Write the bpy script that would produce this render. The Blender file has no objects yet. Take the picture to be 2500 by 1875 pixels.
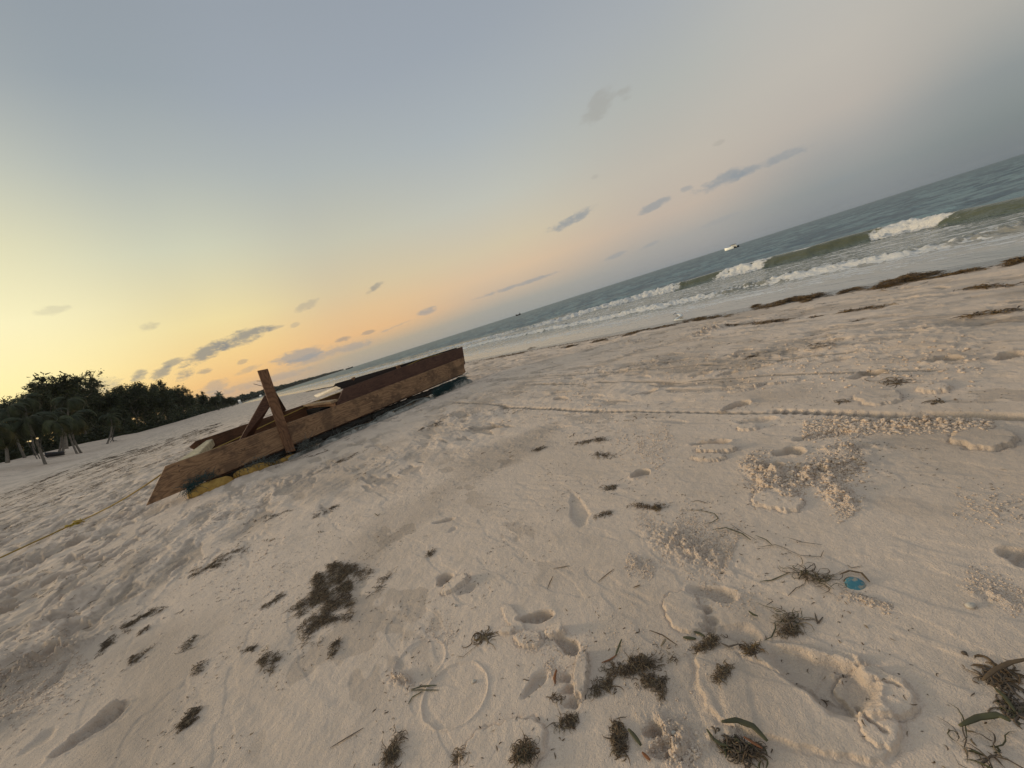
import bpy, math, random
import numpy as np
from mathutils import Vector, Matrix

sc = bpy.context.scene
COL = sc.collection
R = math.radians

# ------------------------------------------------------------------ camera
EYE = np.array([0.0, 0.0, 1.1])
FP = 939.0                                   # focal length in photo pixels (photo 2500 x 1875)
ROLL = math.atan(0.318)
PITCH = math.atan((937.5 - 772.13) * math.cos(ROLL) / FP)
FWD = np.array([0, math.cos(PITCH), -math.sin(PITCH)])
_r0 = np.array([1.0, 0, 0]); _u0 = np.array([0, math.sin(PITCH), math.cos(PITCH)])
RIGHT = math.cos(ROLL) * _r0 - math.sin(ROLL) * _u0
UP = math.sin(ROLL) * _r0 + math.cos(ROLL) * _u0
cam_d = bpy.data.cameras.new("camera"); cam = bpy.data.objects.new("camera", cam_d); COL.objects.link(cam)
cam_d.sensor_width = 36; cam_d.lens = FP / 2500 * 36
cam_d.clip_start = 0.02; cam_d.clip_end = 20000
M = Matrix(((RIGHT[0], UP[0], -FWD[0], EYE[0]), (RIGHT[1], UP[1], -FWD[1], EYE[1]), (RIGHT[2], UP[2], -FWD[2], EYE[2]), (0, 0, 0, 1)))
cam.matrix_world = M
sc.camera = cam
sc.render.resolution_x = 1024; sc.render.resolution_y = 768

def ray(px, py):
    v = FP * FWD + (px - 1250) * RIGHT + (937.5 - py) * UP
    return v / np.linalg.norm(v)

# ------------------------------------------------------------------ colour helpers
def lin(r, g, b):
    def c(x):
        x /= 255.0
        return x / 12.92 if x <= 0.04045 else ((x + 0.055) / 1.055) ** 2.4
    return (c(r), c(g), c(b), 1.0)

class NT:
    def __init__(s, tree):
        s.t = tree; s.n = tree.nodes; s.l = tree.links
    def node(s, typ, **kw):
        n = s.n.new(typ)
        for k, v in kw.items(): setattr(n, k, v)
        return n
    def put(s, sock, v):
        if v is None: return
        if hasattr(v, 'is_output') or isinstance(v, bpy.types.NodeSocket): s.l.new(v, sock)
        else: sock.default_value = v
    def math(s, op, a, b=None, c=None, clamp=False):
        n = s.node('ShaderNodeMath', operation=op); n.use_clamp = clamp
        s.put(n.inputs[0], a); s.put(n.inputs[1], b); s.put(n.inputs[2], c)
        return n.outputs[0]
    def smooth(s, x, a, b):
        n = s.node('ShaderNodeMapRange', interpolation_type='SMOOTHSTEP')
        s.put(n.inputs['Value'], x); n.inputs['From Min'].default_value = a; n.inputs['From Max'].default_value = b
        return n.outputs[0]
    def mix(s, f, a, b, mode='MIX'):
        n = s.node('ShaderNodeMix', data_type='RGBA', blend_type=mode)
        s.put(n.inputs['Factor'], f); s.put(n.inputs['A'] if 0 else n.inputs[6], a); s.put(n.inputs[7], b)
        return n.outputs[2]
    def ramp(s, x, stops, interp='LINEAR'):
        n = s.node('ShaderNodeValToRGB'); cr = n.color_ramp; cr.interpolation = interp
        while len(cr.elements) < len(stops): cr.elements.new(0.5)
        for e, (p, c) in zip(cr.elements, stops):
            e.position = p; e.color = c
        s.put(n.inputs[0], x); return n.outputs[0]
    def noise(s, vec, scale, detail=4, rough=0.55, dist=0.0, out=0):
        n = s.node('ShaderNodeTexNoise'); s.put(n.inputs['Vector'], vec)
        n.inputs['Scale'].default_value = scale; n.inputs['Detail'].default_value = detail
        n.inputs['Roughness'].default_value = rough; n.inputs['Distortion'].default_value = dist
        return n.outputs[out]

# ------------------------------------------------------------------ sky (dusk, sun already behind the trees on the left)
SUN_AZ, SUN_EL = -80.0, 5.0
world = bpy.data.worlds.new("World"); sc.world = world; world.use_nodes = True
T = NT(world.node_tree)
bg = T.n['Background']
tc = T.node('ShaderNodeTexCoord').outputs['Generated']
sep = T.node('ShaderNodeSeparateXYZ'); T.l.new(tc, sep.inputs[0])
X, Y, Z = sep.outputs
el = T.math('MULTIPLY', T.math('ARCSINE', Z), 180 / math.pi)
azn = T.math('MULTIPLY', T.math('ARCTAN2', X, Y), 180 / math.pi)
d0 = T.math('ABSOLUTE', T.math('SUBTRACT', azn, SUN_AZ))
daz = T.math('MINIMUM', d0, T.math('SUBTRACT', 360.0, d0))
elp = T.math('DIVIDE', T.math('SQRT', T.math('MAXIMUM', el, 0.0)), math.sqrt(90.0), clamp=True)
def skyramp(stops):
    return T.ramp(elp, [(math.sqrt(e / 90.0), lin(*c)) for e, c in stops])
SKY = [   # azimuth from the sun, strength, elevation stops
 (0,   2.4, [(0, (250, 190, 115)), (4, (255, 214, 135)), (10, (255, 226, 155)), (18, (225, 208, 162)), (30, (168, 168, 156)), (50, (130, 140, 148)), (90, (150, 160, 172))]),
 (30,  1.0, [(0, (240, 190, 125)), (3, (250, 212, 138)), (7, (254, 236, 170)), (13, (249, 239, 190)), (19.6, (224, 219, 182)), (26, (194, 196, 180)), (32, (166, 171, 170)), (38, (150, 156, 158)), (55, (145, 154, 162)), (90, (162, 172, 184))]),
 (46,  1.0, [(0, (190, 170, 142)), (1.4, (205, 172, 136)), (3, (234, 188, 128)), (6, (240, 204, 140)), (10, (236, 217, 160)), (18, (205, 205, 180)), (26, (172, 178, 175)), (33, (151, 160, 166)), (40, (145, 153, 161)), (90, (162, 172, 184))]),
 (62,  1.0, [(0, (160, 158, 148)), (1.6, (174, 164, 146)), (4, (226, 182, 134)), (7, (222, 189, 145)), (10, (212, 193, 157)), (16, (195, 192, 172)), (24, (172, 178, 176)), (31, (157, 165, 173)), (38, (150, 158, 167)), (90, (162, 172, 184))]),
 (84,  1.0, [(0, (148, 154, 152)), (1.8, (160, 160, 154)), (4, (194, 175, 155)), (6.5, (212, 186, 157)), (10, (206, 192, 165)), (16, (190, 190, 179)), (24, (169, 176, 179)), (32, (155, 163, 172)), (38, (150, 158, 168)), (90, (162, 172, 184))]),
 (108, 1.0, [(0, (136, 144, 148)), (3, (160, 159, 157)), (6.5, (188, 173, 160)), (12, (188, 180, 168)), (20, (175, 177, 172)), (27, (165, 170, 174)), (36, (152, 159, 168)), (90, (162, 172, 184))]),
 (124, 1.0, [(0, (122, 132, 137)), (3, (134, 142, 146)), (6, (154, 154, 154)), (10, (180, 172, 164)), (15, (186, 180, 171)), (22, (181, 180, 175)), (30, (167, 170, 172)), (90, (162, 172, 184))]),
 (135, 1.0, [(0, (108, 120, 126)), (3, (118, 130, 135)), (7, (136, 142, 145)), (12, (170, 167, 161)), (18, (181, 177, 169)), (30, (170, 171, 170)), (90, (162, 172, 184))]),
 (180, 1.0, [(0, (100, 112, 120)), (8, (122, 130, 138)), (16, (150, 149, 150)), (30, (158, 162, 166)), (90, (162, 172, 184))]),
]
cur = None; prev = None
for a, st_, stops in SKY:
    c = skyramp(stops)
    if st_ != 1.0: c = T.mix(1.0, c, (st_, st_, st_, 1), 'MULTIPLY')
    cur = c if cur is None else T.mix(T.smooth(daz, prev, a), cur, c)
    prev = a
# physically based twilight contribution on top
nish = T.node('ShaderNodeTexSky', sky_type='NISHITA'); nish.sun_disc = False
nish.sun_elevation = R(2.0); nish.sun_rotation = R(SUN_AZ)
cur = T.mix(1.0, cur, T.mix(1.0, nish.outputs[0], (0.02, 0.02, 0.02, 1), 'MULTIPLY'), 'ADD')
# clouds: az, el, half width deg, half height deg, slope (deg el per deg az), strength, colour
mpc = T.node('ShaderNodeMapping'); mpc.inputs['Scale'].default_value = (1, 1, 2.2); T.l.new(tc, mpc.inputs[0])
nz = T.noise(mpc.outputs[0], 14.0, 8, 0.68)
nz2 = T.noise(mpc.outputs[0], 60.0, 6, 0.7)
wob = T.math('ADD', T.math('MULTIPLY', T.math('SUBTRACT', nz, 0.5), 4.4), T.math('MULTIPLY', T.math('SUBTRACT', nz2, 0.5), 2.2))
GREY = (134, 136, 136); BLUE = (143, 150, 155); WARM = (156, 153, 146)
def azel(px, py):
    v = ray(px, py); return math.degrees(math.atan2(v[0], v[1])), math.degrees(math.asin(v[2]))
CLOUDS = [  # ends of the cloud's long axis in the photo, half thickness in degrees, strength, colour
 ((445, 893), (560, 828), 0.85, 1.0, GREY), ((535, 846), (655, 803), 0.95, 1.0, GREY), ((655, 806), (690, 795), .25, .5, GREY),
 ((370, 920), (418, 898), .65, .9, GREY), ((320, 926), (356, 908), .6, .9, GREY), ((425, 927), (474, 905), .7, .9, GREY), ((395, 893), (448, 876), .45, .8, GREY),
 ((480, 912), (518, 902), .35, .7, GREY), ((340, 802), (388, 792), .45, .45, WARM), ((720, 760), (778, 733), .55, .5, WARM), ((900, 712), (940, 686), .45, .75, GREY),
 ((710, 797), (730, 790), .3, .45, WARM), ((1022, 768), (1060, 753), .5, .8, BLUE), ((1165, 728), (1350, 668), .3, .75, BLUE), ((1340, 565), (1452, 508), .75, .95, BLUE),
 ((1560, 522), (1630, 486), .5, .8, BLUE), ((1660, 466), (1690, 456), .3, .6, BLUE), ((1705, 466), (1830, 408), .75, .9, BLUE), ((1790, 430), (1970, 360), .55, .8, BLUE),
 ((1425, 288), (1500, 225), 1.3, .5, WARM), ((1505, 235), (1545, 218), .8, .45, WARM), ((1480, 634), (1526, 615), .35, .6, BLUE), ((1560, 610), (1612, 586), .35, .55, BLUE),
 ((820, 833), (855, 824), .35, .7, GREY), ((665, 888), (800, 850), .8, .8, BLUE), ((690, 895), (890, 838), .6, .6, BLUE), ((885, 815), (915, 807), .25, .6, GREY), ((930, 812), (1000, 783), .2, .5, BLUE),
 ((180, 965), (300, 935), 1.0, .65, WARM), ((490, 955), (560, 935), .9, .55, BLUE), ((575, 915), (640, 890), .35, .5, WARM), ((585, 885), (600, 880), .25, .5, GREY),
 ((90, 765), (165, 752), .5, .3, WARM), ((480, 975), (760, 900), .55, .45, BLUE), ((1745, 352), (1765, 345), .3, .35, WARM), ((1445, 434), (1460, 428), .3, .3, WARM),
 ((1700, 560), (1800, 520), .3, .3, BLUE), ((1990, 460), (2090, 425), .35, .3, BLUE),
]
for (a, b, hh, stg, colr) in CLOUDS:
    a1, e1 = azel(*a); a2, e2 = azel(*b)
    ac, ec = (a1 + a2) / 2, (e1 + e2) / 2; hw = max(0.6, abs(a2 - a1) / 2 * 1.15); sl = (e2 - e1) / (a2 - a1)
    u = T.math('DIVIDE', T.math('SUBTRACT', azn, ac), hw)
    v = T.math('DIVIDE', T.math('SUBTRACT', T.math('SUBTRACT', el, ec), T.math('MULTIPLY', T.math('SUBTRACT', azn, ac), sl)), hh)
    q = T.math('ADD', T.math('MULTIPLY', u, u), T.math('MULTIPLY', v, v))
    q = T.math('ADD', q, wob)
    m = T.math('MULTIPLY', T.smooth(q, 1.25, 0.0), stg * 0.80)
    cur = T.mix(m, cur, lin(*colr))
below = T.smooth(el, -0.5, -3.0)
cur = T.mix(below, cur, lin(95, 92, 88))
T.l.new(cur, bg.inputs[0]); bg.inputs[1].default_value = 1.0

# ------------------------------------------------------------------ sun lamp: the low glow, very soft
sd = bpy.data.lights.new("sun", 'SUN'); sun = bpy.data.objects.new("sun", sd); COL.objects.link(sun)
sd.energy = 1.6; sd.angle = R(9); sd.color = (1.0, 0.78, 0.55)
sv = Vector((math.sin(R(SUN_AZ)) * math.cos(R(10)), math.cos(R(SUN_AZ)) * math.cos(R(10)), math.sin(R(10))))
sun.rotation_euler = sv.to_track_quat('Z', 'Y').to_euler()
sc.view_settings.view_transform = 'Standard'; sc.view_settings.look = 'None'
sc.view_settings.exposure = 0.0; sc.view_settings.gamma = 1.0
sc.render.engine = 'CYCLES'

# ------------------------------------------------------------------ numpy noise
_rng = np.random.RandomState(7)
_perm = _rng.permutation(256).astype(np.int32); _perm = np.concatenate([_perm, _perm])
_ang = _rng.rand(256) * 2 * np.pi; _gx = np.cos(_ang).astype(np.float32); _gy = np.sin(_ang).astype(np.float32)
def perlin(x, y):
    xi = np.floor(x).astype(np.int64); yi = np.floor(y).astype(np.int64)
    xf = (x - xi).astype(np.float32); yf = (y - yi).astype(np.float32)
    xi &= 255; yi &= 255
    u = xf * xf * xf * (xf * (xf * 6 - 15) + 10); v = yf * yf * yf * (yf * (yf * 6 - 15) + 10)
    def g(ix, iy, dx, dy):
        h = _perm[_perm[ix & 255] + (iy & 255)]
        return _gx[h] * dx + _gy[h] * dy
    a = g(xi, yi, xf, yf); b = g(xi + 1, yi, xf - 1, yf)
    c = g(xi, yi + 1, xf, yf - 1); d = g(xi + 1, yi + 1, xf - 1, yf - 1)
    return ((a + u * (b - a)) * (1 - v) + (c + u * (d - c)) * v) * 1.5
def fbm(x, y, lam, n=3, gain=0.5):
    s = 0; amp = 1
    for k in range(n):
        s = s + amp * perlin(x / lam + 17.3 * k, y / lam - 9.1 * k); lam *= 0.5; amp *= gain
    return s
def sst(x, a, b):
    t = np.clip((x - a) / (b - a), 0, 1); return t * t * (3 - 2 * t)

# ------------------------------------------------------------------ beach shape: s runs towards the sea, t along the shore
NS = np.array([0.819, 0.574]); TS = np.array([-0.574, 0.819])
SEA = -0.45
def ground0(x, y):
    s = x * NS[0] + y * NS[1]; t = -x * NS[1] + y * NS[0]
    k = np.interp(t, [-1e4, 100, 300, 1000], [1, 1, .5, .3])
    sd_ = np.where(s < 0, s / k, s)
    sd_ = sd_ + np.where(sd_ < -8, 0.7 * np.sin(t * 0.09 + 1.0) + .35 * np.sin(t * .23), 0)
    z = np.interp(sd_, [-200, -40, -27, -24, -20.5, -18, -15, -12, -6, 0, 4.5, 9.0, 10.6, 14, 40, 200],
                  [4.5, 3.6, 3.3, 2.95, 1.95, 1.1, .55, .26, .1, 0, -.09, -.33, SEA, -.75, -2.5, -8])
    cres = np.interp(t, [-1e4, 90, 120, 150, 200, 1e4], [1, 1.0, .78, .5, .4, .4])
    z = np.where(sd_ < -13, .4 + (z - .4) * cres, z)
    return z
def gz(x, y): return float(ground0(np.float64(x), np.float64(y)))
def at(px, py, z=None):
    """point of the ground seen at a photo pixel (or of the level z)"""
    v = ray(px, py)
    if z is not None:
        t = (z - EYE[2]) / v[2]; return EYE + v * t
    t = 1.1 / max(1e-4, -v[2]) if v[2] < 0 else 60
    zz = 0.0
    for _ in range(30):
        P = EYE + v * t; zz = gz(P[0], P[1])
        t = t + 0.7 * ((zz - EYE[2]) / min(-1e-3, v[2]) - t)
    return EYE + v * t

def link(name, mesh, mats=(), parent=None, **props):
    o = bpy.data.objects.new(name, mesh); COL.objects.link(o)
    for m in (mats if isinstance(mats, (list, tuple)) else [mats]): mesh.materials.append(m)
    if parent is not None: o.parent = parent
    for k, v in props.items(): o[k] = v
    return o
def thing(name, label, cat, loc=(0, 0, 0), group=None):
    o = bpy.data.objects.new(name, None); COL.objects.link(o); o.location = loc
    o['label'] = label; o['category'] = cat
    if group: o['group'] = group
    o.empty_display_size = .1
    return o
def mesh_np(name, V, F, smooth=True):
    """V (n,3), F (m,k) with constant k"""
    me = bpy.data.meshes.new(name); V = np.asarray(V, np.float32); F = np.asarray(F, np.int32)
    me.vertices.add(len(V)); me.vertices.foreach_set('co', V.ravel())
    m, k = F.shape
    me.loops.add(m * k); me.loops.foreach_set('vertex_index', F.ravel())
    me.polygons.add(m); me.polygons.foreach_set('loop_start', np.arange(0, m * k, k, dtype=np.int32))
    me.polygons.foreach_set('loop_total', np.full(m, k, np.int32))
    me.polygons.foreach_set('use_smooth', np.full(m, smooth, bool))
    me.update(calc_edges=True); me.validate()
    return me

# ------------------------------------------------------------------ materials
def material(name):
    m = bpy.data.materials.new(name); m.use_nodes = True
    t = NT(m.node_tree); b = t.n['Principled BSDF']; return m, t, b

def sand_material(name, fine=1.0):
    m, t, b = material(name)
    P = t.node('ShaderNodeNewGeometry').outputs['Position']
    big = t.noise(P, 0.55, 5, .6); mid = t.noise(P, 7, 4, .6); fin = t.noise(P, 260, 2, .6); gr = t.noise(P, 900, 1, .5)
    c = t.mix(t.smooth(big, .35, .7), (0.735, 0.592, 0.472, 1), (0.635, 0.508, 0.400, 1))
    c = t.mix(t.math('MULTIPLY', t.smooth(mid, .45, .75), .35), c, (0.54, 0.435, 0.34, 1))
    c = t.mix(t.math('MULTIPLY', t.smooth(fin, .35, .75), .25), c, (0.68, 0.58, 0.45, 1))
    c = t.mix(t.smooth(gr, .72, .80), c, (0.16, 0.13, 0.10, 1))
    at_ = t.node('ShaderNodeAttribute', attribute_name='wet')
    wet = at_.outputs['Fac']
    damp_shade = t.node('ShaderNodeAttribute', attribute_name='damp_shade').outputs['Fac']
    c = t.mix(damp_shade, c, (0.27, 0.215, 0.165, 1))  # damp tone, with the shade of hollows painted in
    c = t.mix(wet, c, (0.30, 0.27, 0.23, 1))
    t.l.new(c, b.inputs['Base Color'])
    t.l.new(t.math('SUBTRACT', 0.92, t.math('MULTIPLY', wet, .68)), b.inputs['Roughness'])
    b.inputs['Specular IOR Level'].default_value = 0.3
    h = t.math('ADD', t.math('MULTIPLY', t.noise(P, 45, 5, .65), 1.0), t.math('MULTIPLY', fin, 0.40))
    bp = t.node('ShaderNodeBump'); bp.inputs['Distance'].default_value = 0.010 * fine
    t.l.new(t.math('SUBTRACT', 1.0, t.math('MULTIPLY', wet, .85)), bp.inputs['Strength'])
    t.l.new(h, bp.inputs['Height']); t.l.new(bp.outputs[0], b.inputs['Normal'])
    return m
SAND = sand_material('sand')
def simple(name, col, col2=None, scale=30, rough=.85, bump=0.0, bscale=80, bdist=.003):
    m, t, b = material(name)
    P = t.node('ShaderNodeTexCoord').outputs['Object']
    n = t.noise(P, scale, 4, .6)
    t.l.new(t.mix(t.smooth(n, .3, .7), (*col, 1), (*(col2 or [c * .6 for c in col]), 1)), b.inputs['Base Color'])
    b.inputs['Roughness'].default_value = rough
    if bump:
        bp = t.node('ShaderNodeBump'); bp.inputs['Strength'].default_value = bump; bp.inputs['Distance'].default_value = bdist
        t.l.new(t.noise(P, bscale, 4, .6), bp.inputs['Height']); t.l.new(bp.outputs[0], b.inputs['Normal'])
    return m

# ------------------------------------------------------------------ beach sand: one sheet, fine near, coarse far
def build_beach():
    rs = [0.03, .1, .18, .25]
    r = .3
    while r < 45: rs.append(r); r *= 1.0031
    while r < 3100: rs.append(r); r *= 1.012
    rs.append(3150.0)
    rs = np.array(rs)
    az = np.concatenate([np.arange(-180, -68, 4.0), np.arange(-68, 66, 0.11), np.arange(66, 180.1, 4.0)])
    az[-1] = 180
    RR, AA = np.meshgrid(rs, np.radians(az), indexing='ij')
    x = RR * np.sin(AA); y = RR * np.cos(AA)
    s = x * NS[0] + y * NS[1]; t = -x * NS[1] + y * NS[0]
    z = ground0(x, y)
    cell = RR * 0.0031
    fine_az = (AA > R(-68.1)) & (AA < R(66.1))
    cell = np.where(fine_az, cell, RR * .07); cell = np.where(RR > 45, RR * .012, cell)
    def att(lam): return np.clip((lam / cell - 1.5) / 3.0, 0, 1)
    dry = 1 - sst(s, 8.2, 10.0)
    # trampled band on the left, calm sand in front and on the right
    wob_ = fbm(x, y, 2.2, 2)
    tr = sst(-s + .9 * wob_, 0.9, 2.2) * (1 - sst(-s, 11.5, 13.5))
    tr = np.maximum(tr, 0.58 * sst(RR, 2.6, 4.5) * (.6 + .4 * sst(perlin(x / 1.1, y / 1.1), -.3, .3)) * (1 - sst(-s, 11.5, 13.5)))
    tr = np.maximum(tr, .1)
    tr = tr * (.25 + .75 * dry)
    z = z + .035 * fbm(x, y, 2.6, 2) * dry * (0.35 + .65 * tr)
    st_x, st_y = s * 1.0, t * .62                      # relief drawn out along the shore
    n1 = fbm(st_x, st_y, .55, 2); n2 = perlin(st_x / .21, st_y / .21); n3 = perlin(x / .085, y / .085); n4 = perlin(x / .034, y / .034)
    rid = (1 - 2 * np.abs(n1)) * .5
    z = z + tr * (.034 * rid * att(.55) + .022 * n2 * att(.21) + .012 * n3 * att(.085) + .0035 * n4 * att(.034))
    # thin crust plates whose edges stand proud of the softer sand
    cr1 = fbm(st_x + 40, st_y, .42, 4, .6); cr2 = fbm(x - 11, y + 6, .19, 4, .62)
    where_ = sst(perlin(x / 1.3 + 4.2, y / 1.3), -.05, .35) * dry
    z = z + where_ * (.007 * sst(cr1, .18, .19) + .007 * sst(cr1, .42, .43) - .006 * sst(-cr1, .40, .41)) * att(.2) * (.35 + 2.2 * tr) * (.22 + .78 * sst(RR, 2.4, 5.0))
    z = z + (.0035 + .010 * tr) * where_ * sst(cr2, .30, .32) * att(.1) * (.15 + .85 * sst(RR, 2.4, 5.0))
    cr3 = fbm(st_x * 1.6 - 3, st_y * .7 + 8, .5, 4, .62)
    z = z - (.020 * tr) * sst(cr3, .28, .36) * dry * att(.15)
    pit_shade = .5 * sst(cr3, .26, .42) * dry * sst(tr, .25, .5)  # shade painted into the pits cut just above
    clod = np.abs(fbm(x, y, .045, 3, .6)) * sst(perlin(x / .5 + 9, y / .5 - 3), .05, .45)
    z = z + (.001 + .011 * tr) * (.06 + .94 * sst(RR, 2.5, 5)) * clod * att(.045) * dry
    # wind streaks, small ridges pointing up the beach
    wx = x * .80 - y * .60; wy = x * .60 + y * .80
    stre = perlin(wx / .35 + 3, wy / .045) * sst(perlin(x / .9, y / .9 + 5), -.1, .5)
    z = z + .0022 * stre * att(.045) * dry
    z = z + .0012 * fbm(x, y, .05, 2) * att(.05) * dry
    damp_shade = sst(fbm(x, y, 1.4, 3), .15, .75) * .35 * dry
    damp_shade = damp_shade + .45 * tr * sst(fbm(st_x * 1.3 + 7, st_y * .8, .5, 4, .6), .15, .5) * dry
    damp_shade = np.maximum(damp_shade, pit_shade)
    damp_shade = damp_shade + .30 * where_ * sst(-cr1, .38, .44) * dry  # damp tone plus painted shade in the low spots of the crust
    col_i = lambda a: np.searchsorted(az, a)
    def window(cx, cy, rad):
        r0 = math.hypot(cx, cy); a0 = math.degrees(math.atan2(cx, cy))
        i0 = np.searchsorted(rs, max(.03, r0 - rad)); i1 = np.searchsorted(rs, r0 + rad)
        if r0 < rad: return slice(0, i1), slice(0, len(az))
        da = math.degrees(math.asin(min(1, rad / r0)))
        return slice(i0, i1), slice(max(0, col_i(a0 - da)), col_i(a0 + da))
    def local(cx, cy, ang, rad):
        w = window(cx, cy, rad); dx = x[w] - cx; dy = y[w] - cy
        ca, sa = math.cos(ang), math.sin(ang)
        return w, dx * ca + dy * sa, -dx * sa + dy * ca
    def foot(cx, cy, ang, L, Wd, dep, rim=.5, heel=True, ribs=0):
        rim *= .7
        w, u, v = local(cx, cy, ang, L * 1.3)
        if u.size == 0: return
        un = u / (L / 2); wid = Wd / 2 * (0.80 + .20 * np.sin(un * 2.2 + .6) - .10 * np.exp(-((un + .15) / .3) ** 2))
        vn = v / wid
        q = (np.abs(un) ** 2.6 + np.abs(vn) ** 2.3) ** (1 / 2.4)
        q = q + .10 * perlin(x[w] / .03, y[w] / .03) + .12 * perlin(x[w] / .09, y[w] / .09)
        e = .10 + .03 / L
        m = 1 - sst(q, 1 - e, 1 + e)
        fl = dep * m * (1 + .25 * np.sin(un * 2.5)) 
        if ribs: fl = fl - m * ribs * (np.abs(np.sin(un * L / .018)) - .5)
        z[w] -= fl
        damp_shade[w] = np.maximum(damp_shade[w], .42 * m * min(1, dep / .02))  # print darkened: damp sand plus painted shade of the hollow
        z[w] += dep * rim * np.exp(-((q - 1.22) / .17) ** 2) * (.5 + .8 * perlin(x[w] / .07, y[w] / .07))
        if dep > .012: z[w] -= 0
    def slab(cx, cy, ang, a, b, thick, tilt=0, ragged=.16, dome=0.0, power=2.4):
        w, u, v = local(cx, cy, ang, max(a, b) * 1.5)
        if u.size == 0: return
        q = (np.abs(u / a) ** power + np.abs(v / b) ** power) ** (1 / power)
        sc_ = min(a, b)
        q = q + ragged * perlin(x[w] / (.5 * sc_), y[w] / (.5 * sc_)) + ragged * .7 * perlin(x[w] / .017, y[w] / .017) * min(1, .05 / sc_)
        ed = .0035 / sc_
        m = 1 - sst(q, 1 - ed, 1 + ed)
        z[w] += m * (thick + tilt * u / a + dome * (1 - np.clip(q, 0, 1) ** 2))
        z[w] -= .35 * thick * np.exp(-((q - 1.06) / .05) ** 2)
    def crack(pts, wid=.004, dep=.007, step=.0):
        """open crack along a line; the left side of the line stands a little higher"""
        for (x0, y0), (x1, y1) in zip(pts[:-1], pts[1:]):
            Ls = math.hypot(x1 - x0, y1 - y0); ang = math.atan2(y1 - y0, x1 - x0)
            w, u, v = local((x0 + x1) / 2, (y0 + y1) / 2, ang, Ls * .5 + .14)
            if u.size == 0: continue
            vv = v + .012 * perlin(x[w] / .06, y[w] / .06) + .006 * perlin(x[w] / .018, y[w] / .018)
            inn = 1 - sst(np.abs(u), Ls / 2 - .006, Ls / 2 + .012)
            z[w] -= inn * dep * np.exp(-(vv / wid) ** 2)
            z[w] += inn * step * sst(vv, -.004, .004) * np.exp(-np.clip(vv, 0, 1) / .10)
    def bump(cx, cy, ang, a, b, h, rough=.6, lam=.05):
        h *= .62
        w, u, v = local(cx, cy, ang, max(a, b) * 2.2)
        if u.size == 0: return
        q = (u / a) ** 2 + (v / b) ** 2
        g_ = np.exp(-q)
        n = fbm(x[w], y[w], lam, 4, .65)
        z[w] += h * g_ * (1 + rough * (n - .1)); 
    def pf(a, b=None):
        p = at(*a); 
        return p[0], p[1]
    def foot_px(a, b, Wd, dep, **k):
        x0, y0 = pf(a); x1, y1 = pf(b)
        foot((x0 + x1) / 2, (y0 + y1) / 2, math.atan2(y1 - y0, x1 - x0), math.hypot(x1 - x0, y1 - y0), Wd, dep, **k)
    def slab_px(a, b, Wd, th, **k):
        x0, y0 = pf(a); x1, y1 = pf(b)
        slab((x0 + x1) / 2, (y0 + y1) / 2, math.atan2(y1 - y0, x1 - x0), math.hypot(x1 - x0, y1 - y0) / 2, Wd / 2, th, **k)
    def bump_px(a, b, Wd, h, **k):
        x0, y0 = pf(a); x1, y1 = pf(b)
        bump((x0 + x1) / 2, (y0 + y1) / 2, math.atan2(y1 - y0, x1 - x0), math.hypot(x1 - x0, y1 - y0) / 2, Wd / 2, h, **k)
    # random old prints, many on the left, fewer elsewhere
    rg = random.Random(5)
    for i in range(4200):
        ss = rg.uniform(-11.5, 8.5); tt = rg.uniform(-1.5, 42) if rg.random() < .75 else rg.uniform(0, 12)
        px_, py_ = ss * NS[0] + tt * TS[0], ss * NS[1] + tt * TS[1]
        rr = math.hypot(px_, py_)
        if rr < 2.2 or (ss > -1.2 and rr < 4.2): continue
        if ss > -1.2 and rg.random() < .78: continue
        if ss < -1.2 and rr > 25 and rg.random() < .6: continue
        if abs(math.degrees(math.atan2(px_, py_))) > 66: continue
        dp = rg.uniform(.02, .055) * (1 if ss < -1.2 else .55) * min(1, .45 + rr / 12)
        foot(px_, py_, rg.gauss(2.2, .5) + (math.pi if rg.random() < .5 else 0), rg.uniform(.2, .32), rg.uniform(.09, .14), dp, rim=rg.uniform(.3, .9))
    # scour hollow the wind has cut along the near side of the raft
    pL = EYE + ray(357, 1235) * ((.14 - 1.1) / ray(357, 1235)[2]); pR = EYE + ray(1135, 911) * ((.08 - 1.1) / ray(1135, 911)[2])
    dd_ = (pR - pL)[:2]; Lr = np.linalg.norm(dd_); dd_ /= Lr
    ud = (x - pL[0]) * dd_[0] + (y - pL[1]) * dd_[1]; vd = (x - pL[0]) * dd_[1] - (y - pL[1]) * dd_[0]
    near_r = sst(ud, .9, 2.0) * (1 - sst(ud, Lr - .1, Lr + .8)) * np.exp(-((vd - .1) / .55) ** 2)
    z = z * (1 - .0 * near_r) - .085 * near_r
    # tyre ruts parallel to the shore, below the wrack
    for s0, dpt, wd in ((7.6, .02, .10), (7.95, .014, .05), (8.35, .018, .09), (6.9, .008, .05)):
        z -= dpt * np.exp(-((s - s0 - .12 * np.sin(t * .35)) / wd) ** 2) * att(.3)
    # named prints seen in the photo
    foot_px((132, 1836), (300, 1716), .15, .034, rim=.3, ribs=.005)
    slab_px((228, 1745), (290, 1712), .05, .016, tilt=.006)
    slab_px((160, 1800), (215, 1770), .03, .010)
    foot_px((50, 1835), (130, 1780), .10, .008, rim=.3)
    foot_px((1058, 1276), (1108, 1266), .05, .018, rim=.4, ribs=.003)
    foot_px((1095, 1300), (1112, 1286), .04, .008)
    foot_px((1075, 1428), (1092, 1400), .08, .030)
    slab_px((1080, 1448), (1146, 1412), .07, .020, tilt=.008)
    foot_px((1118, 1450), (1160, 1430), .06, .012)
    foot_px((1400, 1208), (1425, 1285), .10, .009, rim=.2)
    foot_px((1268, 1515), (1352, 1502), .055, .030, rim=.3, ribs=.009)
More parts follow.
